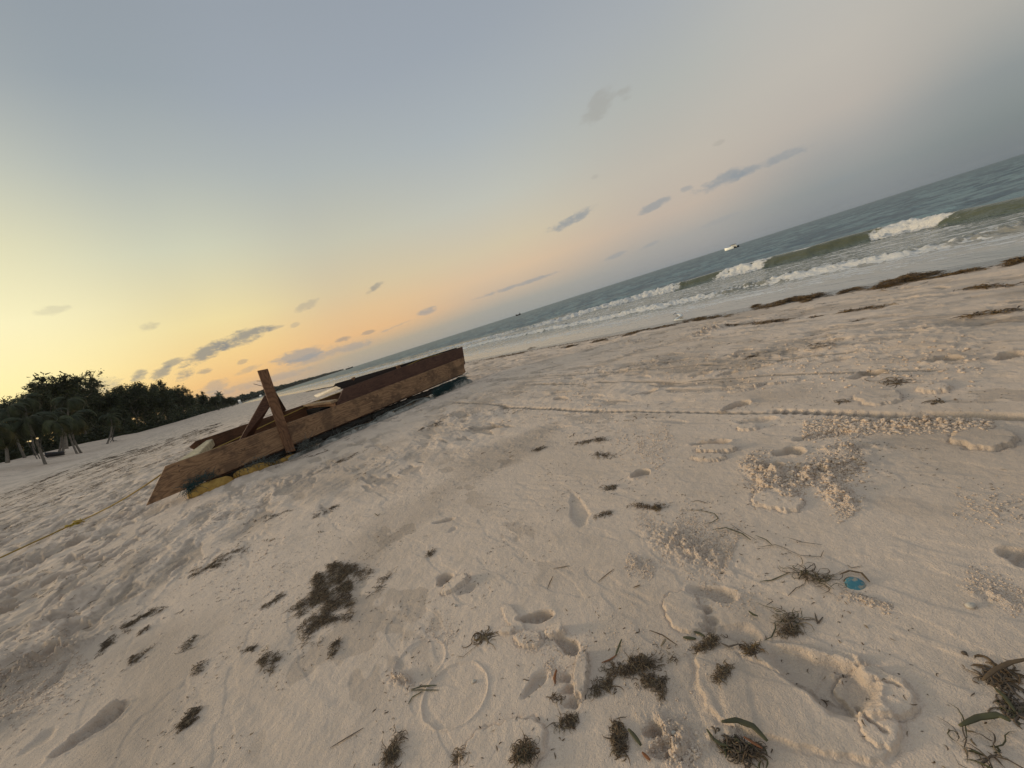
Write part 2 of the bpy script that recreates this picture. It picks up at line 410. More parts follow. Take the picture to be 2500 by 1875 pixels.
    slab_px((1222, 1543), (1258, 1543), .03, .013, ragged=.25)
    slab_px((1258, 1560), (1325, 1568), .06, .014, ragged=.2)
    slab_px((1332, 1552), (1380, 1545), .045, .020, tilt=.006, ragged=.2)
    foot_px((1362, 1560), (1408, 1590), .05, .026, rim=.2)
    slab_px((1232, 1480), (1275, 1545), .05, .007, ragged=.2)
    foot_px((1278, 1700), (1330, 1640), .045, .016, rim=.2)
    slab_px((1425, 1600), (1415, 1708), .042, .020, ragged=.18, tilt=-.004)
    for q_ in ((1378, 1655), (1385, 1682), (1392, 1715)): foot_px((q_[0] - 14, q_[1] + 6), (q_[0] + 16, q_[1] - 6), .028, .018, rim=.4)
    # crust disc with a raised rim
    def ring_px(c, e1, e2, h=.006, wd=.035):
        h *= .45
        x0, y0 = pf(c); x1, y1 = pf(e1); x2, y2 = pf(e2)
        a_ = math.hypot(x1 - x0, y1 - y0); b_ = math.hypot(x2 - x0, y2 - y0); ang = math.atan2(y1 - y0, x1 - x0)
        w, u, v = local(x0, y0, ang, max(a_, b_) * 1.4)
        q = np.sqrt((u / a_) ** 2 + (v / b_) ** 2) + .05 * perlin(x[w] / .05, y[w] / .05)
        z[w] += h * np.exp(-((q - 1) / wd) ** 2) - h * .8 * (1 - sst(q, .9, 1.0))
    ring_px((1110, 1690), (1165, 1620), (1180, 1715), .007)
    ring_px((1025, 1610), (1070, 1560), (1062, 1640), .005)
    slab_px((958, 1640), (1000, 1660), .03, .016, ragged=.3)
    bump_px((955, 1655), (1000, 1665), .04, .015, lam=.02, rough=1.6)
    # the deep hollow with broken crust plates in the lower right
    slab_px((1700, 1640), (2170, 1735), .27, .008, ragged=.10, power=3.2)
    slab_px((2080, 1640), (2200, 1760), .15, .012, ragged=.14)
    slab_px((2100, 1760), (2200, 1800), .10, .007, ragged=.14)
    foot_px((1885, 1600), (2145, 1722), .15, .026, rim=.16)
    bump_px((2080, 1600), (2130, 1650), .05, .014, lam=.02, rough=.8)
    bump_px((2030, 1648), (2055, 1640), .02, .010, lam=.02, rough=.8)
    crack([pf((2090, 1722)), pf((2120, 1765)), pf((2160, 1800))], .0035, .014)
    crack([pf((2140, 1672)), pf((2198, 1686))], .0035, .014)
    crack([pf((1795, 1600)), pf((1880, 1635)), pf((1980, 1688)), pf((2060, 1716))], .003, .004, .004)
    slab_px((1655, 1450), (1690, 1545), .12, .009, ragged=.10)
    foot_px((1690, 1440), (1800, 1460), .07, .016, rim=.4)
    for q_ in ((1720, 1485), (1732, 1510), (1728, 1530)): foot_px((q_[0] - 18, q_[1]), (q_[0] + 18, q_[1] + 5), .03, .018, rim=.5)
    foot_px((1760, 1540), (1850, 1560), .08, .012, rim=.4)
    # tread of a shoe near the right edge
    foot_px((2440, 1345), (2540, 1375), .09, .022, rim=.4, ribs=.008)
    # holes at the bottom
    foot_px((1572, 1790), (1615, 1778), .035, .030, rim=.5); foot_px((1590, 1835), (1640, 1825), .045, .025, rim=.5)
    bump_px((1595, 1760), (1700, 1850), .10, .012, lam=.03, rough=2.0)
    bump_px((1625, 1850), (1670, 1820), .05, .02, lam=.02, rough=1.2)
    slab_px((1120, 1860), (1330, 1800), .14, .012, ragged=.14)
    slab_px((1725, 1800), (1800, 1790), .03, .007, ragged=.2)
    crack([pf((1735, 1830)), pf((1740, 1800)), pf((1780, 1790)), pf((1850, 1800))], .004, .0, .006)
    # prints in the middle distance, right side
    for a, b, wd_, dp_ in (((1785, 868), (1830, 853), .12, .04), ((1545, 962), (1600, 948), .12, .035), ((1765, 1002), (1825, 978), .11, .04), ((2262, 885), (2345, 870), .14, .05),
                           ((2080, 925), (2150, 905), .16, .04), ((1750, 915), (1800, 905), .11, .035), ((1795, 905), (1900, 888), .12, .03), ((2010, 885), (2080, 872), .1, .02),
                           ((1545, 1168), (1580, 1150), .09, .03), ((1890, 1112), (1960, 1100), .11, .03), ((1855, 1145), (1915, 1140), .09, .03), ((1690, 1086), (1780, 1078), .08, .03),
                           ((2440, 880), (2500, 860), .12, .04), ((1800, 1030), (1890, 1020), .1, .015), ((1945, 1075), (2080, 1050), .1, .016)):
        foot_px(a, b, wd_, dp_, rim=.7)
    for a, b, wd_, th_ in (((1700, 1100), (1800, 1098), .10, .022), ((1690, 1118), (1770, 1120), .09, .016), ((1800, 1045), (1850, 1045), .09, .016), ((1770, 945), (1860, 938), .12, .018),
                           ((1870, 935), (1950, 925), .12, .018), ((1855, 940), (1780, 955), .1, .012), ((2090, 975), (2200, 965), .25, .014), ((2330, 1070), (2480, 1080), .2, .02),
                           ((1840, 1215), (1960, 1235), .16, .012), ((2240, 950), (2320, 948), .15, .02), ((1860, 1190), (1900, 1180), .1, .012)):
        slab_px(a, b, wd_, th_, ragged=.22)
    # shoe prints with zigzag tread
    for a, b in (((1325, 1048), (1390, 1038)), ((1400, 1032), (1456, 1024)), ((1595, 1025), (1680, 1030))):
        foot_px(a, b, .085, .007, rim=.5, ribs=.004)
    # furrow with a toothed edge (wheel) running right from the raft
    def track(p, q, wd_, dp_, pitch, tooth, step=0.0):
        x0, y0 = pf(p); x1, y1 = pf(q); Ls = math.hypot(x1 - x0, y1 - y0); ang = math.atan2(y1 - y0, x1 - x0)
        w, u, v = local((x0 + x1) / 2, (y0 + y1) / 2, ang, Ls / 2 + .3)
        inn = 1 - sst(np.abs(u), Ls / 2 - .05, Ls / 2 + .03)
        vv = v + .015 * np.sin(u * 3.1) + .02 * perlin(x[w] / .5, y[w] / .5)
        m = np.exp(-(np.abs(vv) / wd_) ** 4)
        damp_shade[w] = np.maximum(damp_shade[w], inn * .75 * np.exp(-(np.abs(vv) / wd_ / .9) ** 4))  # furrow darkened to paint the shade inside it
        z[w] -= inn * dp_ * m * (.5 + .5 * perlin(x[w] / .3, y[w] / .3 + 7) + .3)
        z[w] += inn * tooth * m * sst(np.sin(u * 2 * math.pi / pitch + 1.2 * perlin(x[w] / .5, y[w] / .5)), -.2, .5)
        if step: z[w] += inn * step * sst(vv, -.01, .012) * np.exp(-np.clip(vv, 0, 9) / .5)
    track((1105, 985), (1470, 1003), .035, .034, .085, .018)
    track((1470, 1003), (1890, 1004), .025, .016, .085, .008)
    track((1880, 1003), (2240, 1012), .040, .055, .060, .030, .0)
    track((2240, 1012), (2560, 1020), .040, .060, .09, .014, .0)
    track((1300, 940), (2300, 900), .03, .010, .3, .0)
    track((1200, 930), (2100, 860), .03, .010, .3, .0)
    # churned sand
    for a, b, wd_, h_ in (((1840, 1120), (1900, 1200), .14, .03), ((1900, 1175), (2100, 1130), .16, .04), ((2010, 1100), (2130, 1090), .10, .035), ((2030, 1190), (2080, 1240), .10, .03),
                          ((2000, 1030), (2400, 1035), .09, .02), ((2150, 1045), (2300, 1030), .08, .02), ((1600, 1300), (1760, 1380), .16, .016), ((1540, 1370), (1580, 1390), .06, .012),
                          ((1700, 820), (1770, 800), .3, .12), ((1500, 845), (1580, 830), .25, .06), ((2380, 1240), (2500, 1250), .05, .006), ((2350, 1440), (2500, 1480), .06, .007),
                          ((2060, 1455), (2170, 1480), .025, .008)):
        bump_px(a, b, wd_, h_, lam=.06 if h_ > .02 else .03, rough=1.5)
    # heap of kicked-up sand at the lower left
    bump_px((-60, 1700), (180, 1590), .20, .055, lam=.05, rough=1.0)
    bump_px((140, 1610), (250, 1560), .10, .03, lam=.04, rough=1.2)
    bump_px((-40, 1790), (60, 1740), .09, .03, lam=.04, rough=1.0)
    wet = sst(s + .25 * perlin(t / 3.0, t * 0 + .5) + .08 * perlin(x / .5, y / .5), 9.15, 9.75)
    x0, y0 = pf((60, 1650)); damp_shade = np.maximum(damp_shade, .55 * np.exp(-(((x - x0) ** 2 + (y - y0) ** 2) / .16)) * (RR < 4))
    V = np.stack([x.ravel(), y.ravel(), z.ravel()], 1)
    n, m_ = x.shape
    idx = np.arange(n * m_).reshape(n, m_)
    F = np.stack([idx[:-1, :-1].ravel(), idx[:-1, 1:].ravel(), idx[1:, 1:].ravel(), idx[1:, :-1].ravel()], 1)[:, ::-1]
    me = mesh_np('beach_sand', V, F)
    for nm, arr in (('wet', wet), ('damp_shade', damp_shade)):
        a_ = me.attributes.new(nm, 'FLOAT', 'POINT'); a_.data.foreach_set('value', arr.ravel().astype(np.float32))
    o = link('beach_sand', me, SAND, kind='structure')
    # height lookup used to lay things on the sand
    def hz(px_, py_):
        rr = math.hypot(px_, py_); a0 = math.degrees(math.atan2(px_, py_))
        i = min(len(rs) - 2, max(0, np.searchsorted(rs, rr) - 1)); j = min(len(az) - 2, max(0, np.searchsorted(az, a0) - 1))
        fi = (rr - rs[i]) / (rs[i + 1] - rs[i]); fj = (a0 - az[j]) / (az[j + 1] - az[j])
        return float((z[i, j] * (1 - fj) + z[i, j + 1] * fj) * (1 - fi) + (z[i + 1, j] * (1 - fj) + z[i + 1, j + 1] * fj) * fi)
    return o, hz
beach, hz = build_beach()
def on(px, py):
    p = at(px, py); return np.array([p[0], p[1], hz(p[0], p[1])])

# ------------------------------------------------------------------ sea
def build_sea():
    rs = []; r = 9.0
    while r < 170: rs.append(r); r *= 1.0042
    while r < 3300: rs.append(r); r *= 1.007
    rs = np.array(rs); az = np.arange(-38, 70, 0.13)
    RR, AA = np.meshgrid(rs, np.radians(az), indexing='ij')
    x = RR * np.sin(AA); y = RR * np.cos(AA)
    s = x * NS[0] + y * NS[1]; t = -x * NS[1] + y * NS[0]
    cell = np.where(RR < 170, RR * .0042, RR * .007)
    def att(lam): return np.clip((lam / cell - 1.2) / 3.0, 0, 1)
    z = np.full_like(x, SEA)
    zo = np.zeros_like(x)
    deep = sst(s, 20, 30)
    ws = s + .9 * perlin(s / 9, t / 14)
    for lam, amp, el_ in ((16.0, .12, 2.6), (7.0, .22, 2.0), (3.0, .17, 1.7), (1.3, .075, 1.5), (.5, .02, 1.4)):
        n = perlin(ws / lam + lam, t / (lam * el_))
        zo += amp * att(lam) * (n if lam > 10 else (.55 - 1.5 * np.abs(n))) * (.12 + .88 * deep)
    # breaker
    c1 = np.interp(t, [-40, 0, 1, 2.8, 4.4, 7.6, 10.6, 14.8, 20.3, 24, 30, 60], [19.5, 20.3, 21.0, 22.8, 23.2, 23.2, 24.6, 25.4, 24.5, 23.5, 24, 26])
    c1 = c1 + .45 * perlin(t / 2.5, t * 0 + 3.3) + .18 * perlin(t / .8, t * 0 + 1.3)
    a1 = np.interp(t, [-40, 0, 2, 4, 8, 11, 13, 16, 21, 24, 32, 60], [.36, .44, .50, .56, .60, .56, .50, .42, .34, .26, .20, .16])
    a1 = a1 * .74
    d = s - c1
    p1 = np.where(d < 0, np.exp(-(np.abs(d) / .62) ** 2.4), np.exp(-(d / 1.9) ** 2))
    tw_ = t + .5 * perlin(s / .7, t / .9) + .35 * (s - c1) + .3 * perlin(s / .25, t / .3)
    fo1 = np.interp(tw_, [-40, 1.0, 1.4, 2.0, 3.3, 3.8, 7.4, 8.2, 10.2, 11.2, 12.5, 14.2, 15.5, 24, 28, 40, 60], [0, 0, .3, 1, 1, .05, .05, .8, 1, .1, .1, .9, 1, 1, .6, .9, .5])
    roll = fbm(s, t * .8, .42, 4, .68)
    zo = zo * (1 - .6 * p1) + a1 * p1 + fo1 * .16 * roll * np.exp(-((d + .55) / .7) ** 2)
    # second, smaller roller
    c2 = np.interp(t, [-40, 0, 1.7, 3, 5.7, 7.7, 10.9, 17.2, 24.9, 60], [14.6, 14.4, 14.1, 14.3, 15.0, 15.0, 15.5, 16.9, 18.5, 20])
    c2 = c2 + .3 * perlin(t / 1.7, t * 0 + 8.3)
    d2 = s - c2
    a2 = .14 * (1 + .5 * perlin(t / 3, t * 0 + 1.7))
    p2 = np.where(d2 < 0, np.exp(-(np.abs(d2) / .30) ** 2), np.exp(-(d2 / 1.1) ** 2))
    zo = zo + a2 * p2 + .07 * fbm(s, t, .3, 3, .6) * p2
    c3 = 12.3 + .5 * perlin(t / 4, t * 0 + 2.2) + .03 * t
    p3 = np.exp(-((s - c3) / .25) ** 2); zo += .03 * p3
    # further swell lines seaward
    for k, (s0, a_) in enumerate(((31, .14), (38, .14), (47, .12), (58, .12))):
        cc = s0 + 1.5 * perlin(t / 12, t * 0 + k + .4)
        zo += a_ * np.exp(-((s - cc) / 1.6) ** 2) * (.6 + .6 * perlin(t / 9, t * 0 + k * 3.1))
    thin = sst(s, 10.0, 11.6)
    z = z + zo * thin + .012 * (1 - thin)
    # foam
    n_ = fbm(s * 1.0, t * .35, .55, 4, .6); n_f = fbm(s, t * .5, .16, 2)
    lace = (1 - sst(np.abs(n_ + .25 * n_f), .02, .22))
    fB1 = fo1 * sst(roll + 2.2 - np.abs(d + .55) * 2.3, .2, 1.0) * (d < .35)
    crest_lip = .95 * np.exp(-((d + .10) / .09) ** 2) * sst(perlin(t / .9, t * 0 + 5.5), .05, .5)
    flat = sst(s, 11.2, 12.6) * (1 - sst(s - c1, -1.6, -.7))
    fB2 = np.interp(t, [-40, 0, 1.2, 2.2, 4.8, 5.4, 6.6, 7.2, 60], [.3, .3, .55, 1, 1, .25, .25, 1, 1]) * sst(fbm(s, t, .4, 3) + 1.9 - np.abs(d2 + .12) * 3.6, .4, 1.1)
    foam = np.maximum.reduce([fB1, crest_lip, flat * lace * 1.1, fB2, .5 * flat * sst(n_, -.1, .7), .55 * p3 * sst(fbm(s, t, .3, 2), -.3, .4)])
    for q_, (s0_, w_q) in enumerate(((13.2, .10), (16.6, .12), (18.2, .14), (19.6, .12), (12.2, .08))):
        cl_ = s0_ + .05 * t + .5 * perlin(t / 5, t * 0 + q_ * 2.3) + .15 * perlin(t / .9, t * 0 + q_)
        foam = np.maximum(foam, flat * .9 * np.exp(-((s - cl_) / w_q) ** 2) * sst(perlin(t / 2.2, t * 0 + q_ * 5.1), -.25, .2))
    for q_, s0_ in enumerate((27.5, 30.5)):
        cl_ = s0_ + 1.2 * perlin(t / 8, t * 0 + q_ * 2.3 + 40); foam = np.maximum(foam, .8 * np.exp(-((s - cl_) / .35) ** 2) * sst(perlin(t / 4, t * 0 + q_ * 3.1 + 9), .15, .45) * sst(t, 14, 24))
    trail = lace * sst(t, 12, 30) * (1 - sst(s - c1, 1, 5)) * (s > c1) * .7
    foam = np.maximum(foam, trail)
    foam = np.maximum(foam, .35 * (1 - sst(np.abs(s - 10.75 - .3 * perlin(t / 2, t * 0)), .02, .12)))
    swash = (1 - sst(s, 12.0, 14.0)) + .6 * flat
    swash = np.clip(swash * (1 - .45 * sst(s, 13, 15)) + (1 - sst(s, 12, 16)) * .35, 0, 1)
    green = np.clip(np.where(d < 0, np.exp(-(np.abs(d) / .9) ** 4), np.exp(-(d / 1.0) ** 2)) * np.clip(a1 / .5, 0, 1), 0, 1)
    green = np.maximum(green, .5 * np.exp(-(d2 / .35) ** 2))
    deepc = sst(s - c1, .8, 5)
    V = np.stack([x.ravel(), y.ravel(), z.ravel()], 1)
    n, m_ = x.shape; idx = np.arange(n * m_).reshape(n, m_)
    F = np.stack([idx[:-1, :-1].ravel(), idx[:-1, 1:].ravel(), idx[1:, 1:].ravel(), idx[1:, :-1].ravel()], 1)[:, ::-1]
    keep = (s[:-1, :-1] > 9.9).ravel()
    me = mesh_np('sea', V, F[keep])
    for nm, arr in (('foam', foam), ('swash', swash), ('green', green), ('deepc', deepc)):
        a_ = me.attributes.new(nm, 'FLOAT', 'POINT'); a_.data.foreach_set('value', arr.ravel().astype(np.float32))
    m, T_, b = material('sea_water')
    A = lambda k: T_.node('ShaderNodeAttribute', attribute_name=k).outputs['Fac']
    P = T_.node('ShaderNodeNewGeometry').outputs['Position']
    mp = T_.node('ShaderNodeMapping'); mp.inputs['Rotation'].default_value = (0, 0, R(-35)); mp.inputs['Scale'].default_value = (1.0, .42, 1)
    T_.l.new(P, mp.inputs[0]); Q = mp.outputs[0]
    fo = A('foam'); sw = A('swash'); gr = A('green')
    wv1 = T_.noise(Q, .45, 7, .78)
    mq = T_.node('ShaderNodeMapping'); mq.inputs['Rotation'].default_value = (0, 0, R(-35)); mq.inputs['Scale'].default_value = (.10, .55, 1); T_.l.new(P, mq.inputs[0])
    wv = T_.math('ADD', T_.math('MULTIPLY', wv1, .55), T_.math('MULTIPLY', T_.noise(mq.outputs[0], .9, 5, .7), .45))  # light and dark streaks paint wave-facet shading into the water colour
    dc = T_.mix(T_.smooth(wv, .38, .64), (0.014, 0.040, 0.042, 1), (0.060, 0.125, 0.118, 1))
    c = T_.mix(A('deepc'), (0.085, 0.115, 0.09, 1), dc)
    c = T_.mix(gr, c, (0.100, 0.100, 0.050, 1))
    c = T_.mix(sw, c, (0.42, 0.385, 0.33, 1))
    fn = T_.noise(Q, 9, 5, .7)
    fm = T_.smooth(T_.math('ADD', fo, T_.math('MULTIPLY', T_.math('SUBTRACT', fn, .5), 1.3)), .38, .72)
    c = T_.mix(fm, c, (0.66, 0.65, 0.62, 1))
    T_.l.new(c, b.inputs['Base Color'])
    T_.l.new(T_.math('ADD', .16, T_.math('MULTIPLY', fm, .6)), b.inputs['Roughness'])
    b.inputs['IOR'].default_value = 1.33
    T_.l.new(T_.math('SUBTRACT', .5, T_.math('MULTIPLY', A('deepc'), .0)), b.inputs['Specular IOR Level'])
    h1 = T_.noise(Q, 1.1, 4, .6); h2 = T_.noise(Q, 5.0, 3, .6)
    hh = T_.math('ADD', T_.math('MULTIPLY', h1, 1.0), T_.math('MULTIPLY', h2, .3))
    hh = T_.math('ADD', hh, T_.math('MULTIPLY', T_.math('MULTIPLY', fn, fm), .25))
    bp = T_.node('ShaderNodeBump'); bp.inputs['Distance'].default_value = .45
    T_.l.new(T_.math('SUBTRACT', 1.0, T_.math('MULTIPLY', T_.math('MAXIMUM', sw, gr), .85)), bp.inputs['Strength'])
    T_.l.new(hh, bp.inputs['Height']); T_.l.new(bp.outputs[0], b.inputs['Normal'])
    df = T_.node('ShaderNodeBsdfDiffuse'); gl = T_.node('ShaderNodeBsdfGlossy'); gl.inputs['Roughness'].default_value = .30
    T_.l.new(T_.mix(T_.smooth(wv, .455, .56), (0.018, 0.052, 0.060, 1), (0.130, 0.210, 0.205, 1)), df.inputs['Color']); gl.inputs['Color'].default_value = (.95, .97, 1, 1)  # same streaks: facet shading put into the open-water colour
    for n_k in (df, gl): T_.l.new(bp.outputs[0], n_k.inputs['Normal'])
    mx = T_.node('ShaderNodeMixShader'); fr = T_.node('ShaderNodeFresnel'); fr.inputs[0].default_value = 1.33; T_.l.new(T_.math('MULTIPLY', T_.math('MINIMUM', fr.outputs[0], .5), .5), mx.inputs[0]); T_.l.new(df.outputs[0], mx.inputs[1]); T_.l.new(gl.outputs[0], mx.inputs[2])
    m2 = T_.node('ShaderNodeMixShader'); T_.l.new(T_.math('MULTIPLY', T_.math('MULTIPLY', A('deepc'), T_.math('SUBTRACT', 1.0, fm)), .95), m2.inputs[0])
    T_.l.new(b.outputs[0], m2.inputs[1]); T_.l.new(mx.outputs[0], m2.inputs[2]); T_.l.new(m2.outputs[0], T_.n['Material Output'].inputs['Surface'])
    return link('sea', me, m, kind='structure')
sea = build_sea()

# ------------------------------------------------------------------ generic mesh builders
class MB:
    def __init__(s): s.v = []; s.f = []; s.mi = []
    def add(s, V, F, mi=0):
        k = len(s.v); s.v += [tuple(float(c) for c in p) for p in V]; s.f += [tuple(i + k for i in f) for f in F]; s.mi += [mi] * len(F)
    def tube(s, pts, rad, n=6, mi=0, cap=True, flat=1.0):
        pts = [np.asarray(p, float) for p in pts]; rings = []
        for i, p in enumerate(pts):
            d = pts[min(i + 1, len(pts) - 1)] - pts[max(i - 1, 0)]; d = d / (np.linalg.norm(d) + 1e-9)
            a = np.cross(d, [0, 0, 1.0]); 
            if np.linalg.norm(a) < .1: a = np.cross(d, [1.0, 0, 0])
            a /= np.linalg.norm(a); b = np.cross(a, d)
            r_ = rad[i] if hasattr(rad, '__len__') else rad
            rings.append([p + r_ * (math.cos(2 * math.pi * j / n) * a + flat * math.sin(2 * math.pi * j / n) * b) for j in range(n)])
        V = [q for rg_ in rings for q in rg_]; F = []
        for i in range(len(pts) - 1):
            for j in range(n):
                F.append((i * n + j, i * n + (j + 1) % n, (i + 1) * n + (j + 1) % n, (i + 1) * n + j))
        if cap: F.append(tuple(range(n - 1, -1, -1))); F.append(tuple((len(pts) - 1) * n + j for j in range(n)))
        s.add(V, F, mi)
    def hexa(s, c, mi=0):
        """8 corners: bottom 4 then top 4"""
        s.add(c, [(3, 2, 1, 0), (4, 5, 6, 7), (0, 1, 5, 4), (1, 2, 6, 5), (2, 3, 7, 6), (3, 0, 4, 7)], mi)
    def prism(s, poly, off, mi=0):
        """polygon of 3-D points pushed by vector off"""
        n = len(poly); poly = [np.asarray(p, float) for p in poly]; off = np.asarray(off, float)
        s.add(poly + [p + off for p in poly], [tuple(range(n - 1, -1, -1)), tuple(range(n, 2 * n))] + [(i, (i + 1) % n, (i + 1) % n + n, i + n) for i in range(n)], mi)
    def mesh(s, name, smooth=False):
        me = bpy.data.meshes.new(name); me.from_pydata(s.v, [], s.f); me.update()
        me.polygons.foreach_set('material_index', s.mi); me.polygons.foreach_set('use_smooth', [smooth] * len(s.f))
        return me
    def obj(s, name, mats, parent=None, smooth=False, bevel=0, center=None, **p):
        me = s.mesh(name, smooth)
        o = link(name, me, mats, parent, **p)
        if bevel:
            bv = o.modifiers.new('bevel', 'BEVEL'); bv.width = bevel; bv.segments = 2; bv.limit_method = 'ANGLE'
        return o

# ------------------------------------------------------------------ wood
def wood(name, c1, c2, dark, axis=(1, 0, 0), gs=1.0, stain=.5):
    """grain runs along the object's x axis in raft coordinates"""
    m, t, b = material(name)
    P = t.node('ShaderNodeTexCoord').outputs['Object']
    mp = t.node('ShaderNodeMapping'); t.l.new(P, mp.inputs[0]); mp.inputs['Scale'].default_value = axis
    Q = mp.outputs[0]
    n0 = t.noise(Q, 2.6, 3, .5, .6)
    mp2 = t.node('ShaderNodeMapping'); t.l.new(P, mp2.inputs[0]); mp2.inputs['Scale'].default_value = tuple(.30 if a < .5 else a for a in axis)
    low = t.noise(mp2.outputs[0], 2.1 * gs, 3, .45, .35)
    ring = t.math('ABSOLUTE', t.math('SINE', t.math('MULTIPLY', low, 75.0)))
    mp3 = t.node('ShaderNodeMapping'); t.l.new(P, mp3.inputs[0]); mp3.inputs['Scale'].default_value = tuple(.06 if a < .5 else a * 2 for a in axis)
    streak = t.noise(mp3.outputs[0], 14, 5, .7)
    wf = t.math('ADD', t.math('MULTIPLY', ring, .55), t.math('MULTIPLY', streak, .55))
    fi = t.noise(Q, 60, 4, .7)
    st_ = t.noise(P, 3.1, 6, .68)
    c = t.mix(t.smooth(wf, .85, .25), (*c1, 1), (*c2, 1))
    c = t.mix(t.math('MULTIPLY', t.smooth(fi, .45, .7), .45), c, (*dark, 1))
    c = t.mix(t.math('MULTIPLY', t.smooth(st_, .46, .62), stain), c, (*[x * 1.5 for x in dark], 1))
    c = t.mix(t.math('MULTIPLY', t.smooth(n0, .62, .72), .5), c, (*dark, 1))
    t.l.new(c, b.inputs['Base Color']); b.inputs['Roughness'].default_value = .8; b.inputs['Specular IOR Level'].default_value = .25
    bp = t.node('ShaderNodeBump'); bp.inputs['Strength'].default_value = .6; bp.inputs['Distance'].default_value = .004
    t.l.new(t.math('ADD', wf, fi), bp.inputs['Height']); t.l.new(bp.outputs[0], b.inputs['Normal'])
    return m
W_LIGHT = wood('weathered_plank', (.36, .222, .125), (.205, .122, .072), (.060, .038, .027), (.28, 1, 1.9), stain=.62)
W_SHADED = wood('shaded_dark_plank', (.035, .024, .019), (.025, .017, .013), (.010, .007, .006), (.28, 1, 1.9), stain=.3)  # dark wood taken near black to paint the shade inside the raft
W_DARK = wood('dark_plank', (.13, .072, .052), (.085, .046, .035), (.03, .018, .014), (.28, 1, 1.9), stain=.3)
W_POST = wood('post_wood', (.25, .135, .075), (.15, .08, .045), (.06, .03, .02), (1.9, 1, .28), gs=.8)
W_PALE = simple('pale_board', (.62, .56, .46), (.5, .43, .33), 8, .7, .3, 50)
METAL = simple('rusty_iron', (.10, .055, .035), (.05, .03, .02), 60, .7)

L0 = EYE + ray(357, 1235) * ((.14 - 1.1) / ray(357, 1235)[2])
R0 = EYE + ray(1135, 911) * ((.08 - 1.1) / ray(1135, 911)[2])
D = np.array([R0[0] - L0[0], R0[1] - L0[1], 0]); D /= np.linalg.norm(D); Nv = np.array([D[1], -D[0], 0])     # D along the raft, Nv towards the viewer
UZ = np.array([0, 0, 1.0])
def rp(px, py, off=0.0):
    """pixel -> raft coordinates (d along, n towards viewer, z) in the vertical plane n=off"""
    v = ray(px, py); t = ((L0 - EYE) @ Nv + off) / (v @ Nv); P = EYE + v * t
    return np.array([(P - L0) @ D, off, P[2]])
RAFT = thing('wooden_raft', 'long brown wooden plank raft stranded on the sand, resting on net-wrapped floats', 'raft')
RAFT.matrix_world = Matrix(((D[0], -Nv[0], 0, L0[0]), (D[1], -Nv[1], 0, L0[1]), (0, 0, 1, 0), (0, 0, 0, 1)))
def rl(p):  # raft coords (d, n, z) -> object coords (x=d, y=-n, z)
    return (p[0], -p[1], p[2])
def plank(name, poly, th, mat, bevel=.004, label=None, parent=RAFT):
    """outer-face polygon in raft coords, thickness th away from the viewer"""
    mb = MB(); P = [np.array(rl(p)) for p in poly]
    # subdivide long edges a little so the plank can warp
    mb.prism(P, (0, th, 0))
    o = mb.obj(name, mat, parent, bevel=bevel)
    if label: o['label'] = label
    return o
tip, TL, TM, TR, BR = rp(357, 1235), rp(404, 1138), rp(823, 990), rp(1132, 872), rp(1135, 911)
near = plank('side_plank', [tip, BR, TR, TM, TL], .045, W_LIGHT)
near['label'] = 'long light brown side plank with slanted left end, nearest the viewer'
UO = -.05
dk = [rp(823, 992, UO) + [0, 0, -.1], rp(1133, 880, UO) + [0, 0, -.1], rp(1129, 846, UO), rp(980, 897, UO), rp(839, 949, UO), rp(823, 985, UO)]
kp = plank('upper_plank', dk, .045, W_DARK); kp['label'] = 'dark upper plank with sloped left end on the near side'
# far side
fo = -1.5
fTL, fE = rp(478, 1077, fo), rp(782, 976, fo)
fl = [fTL + [-.18, 0, -.07], fTL + [0, 0, -.42], fE + [.4, 0, -.42], fE + [.25, 0, -.02], fE, fTL]
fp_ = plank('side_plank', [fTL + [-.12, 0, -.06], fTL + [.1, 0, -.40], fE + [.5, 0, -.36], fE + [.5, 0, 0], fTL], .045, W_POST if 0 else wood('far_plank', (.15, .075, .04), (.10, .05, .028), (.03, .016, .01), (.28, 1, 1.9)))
fp_['label'] = 'side plank on the far side of the raft'
# far upper dark plank converging to the right end
a_, b_ = rp(804, 951, fo), rp(820, 936, fo)
mb = MB()
e0 = np.array([6.45, -.12, .765]); m1 = rp(1000, 884, -.72)
poly = [rl(a_ + [0, 0, -.05]), rl(np.array([e0[0], e0[1], .35])), rl(e0), rl(m1), rl(b_)]
mb.prism([np.array(p) for p in poly], (0, .04, 0)); o = mb.obj('upper_plank', W_SHADED, RAFT, bevel=.004); o['label'] = 'dark upper plank on the far side, running in to the right end'
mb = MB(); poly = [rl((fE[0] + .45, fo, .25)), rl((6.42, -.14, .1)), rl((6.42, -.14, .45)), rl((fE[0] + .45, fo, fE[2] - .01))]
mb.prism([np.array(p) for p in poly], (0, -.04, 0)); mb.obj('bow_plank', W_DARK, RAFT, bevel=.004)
# right end board closing the tip
mb = MB(); z0_, z1_ = .09, TR[2] - .01
mb.hexa([rl((TR[0] - .09, -.05, z0_)), rl((TR[0] - .05, -.05, z0_)), rl((TR[0] - .05, -.20, z0_)), rl((TR[0] - .09, -.20, z0_)), rl((TR[0] - .09, -.05, z1_)), rl((TR[0] - .05, -.05, z1_)), rl((TR[0] - .05, -.2, z1_)), rl((TR[0] - .09, -.2, z1_))])
mb.obj('end_board', W_LIGHT, RAFT)
# post
pt = [rp(629, 905, .03), rp(654, 900, .03), rp(722, 1100, .03), rp(700, 1106, .03)]
plank('post', [pt[3], pt[2], pt[1], pt[0]], .035, W_POST, label='upright board nailed to the near side, leaning slightly')
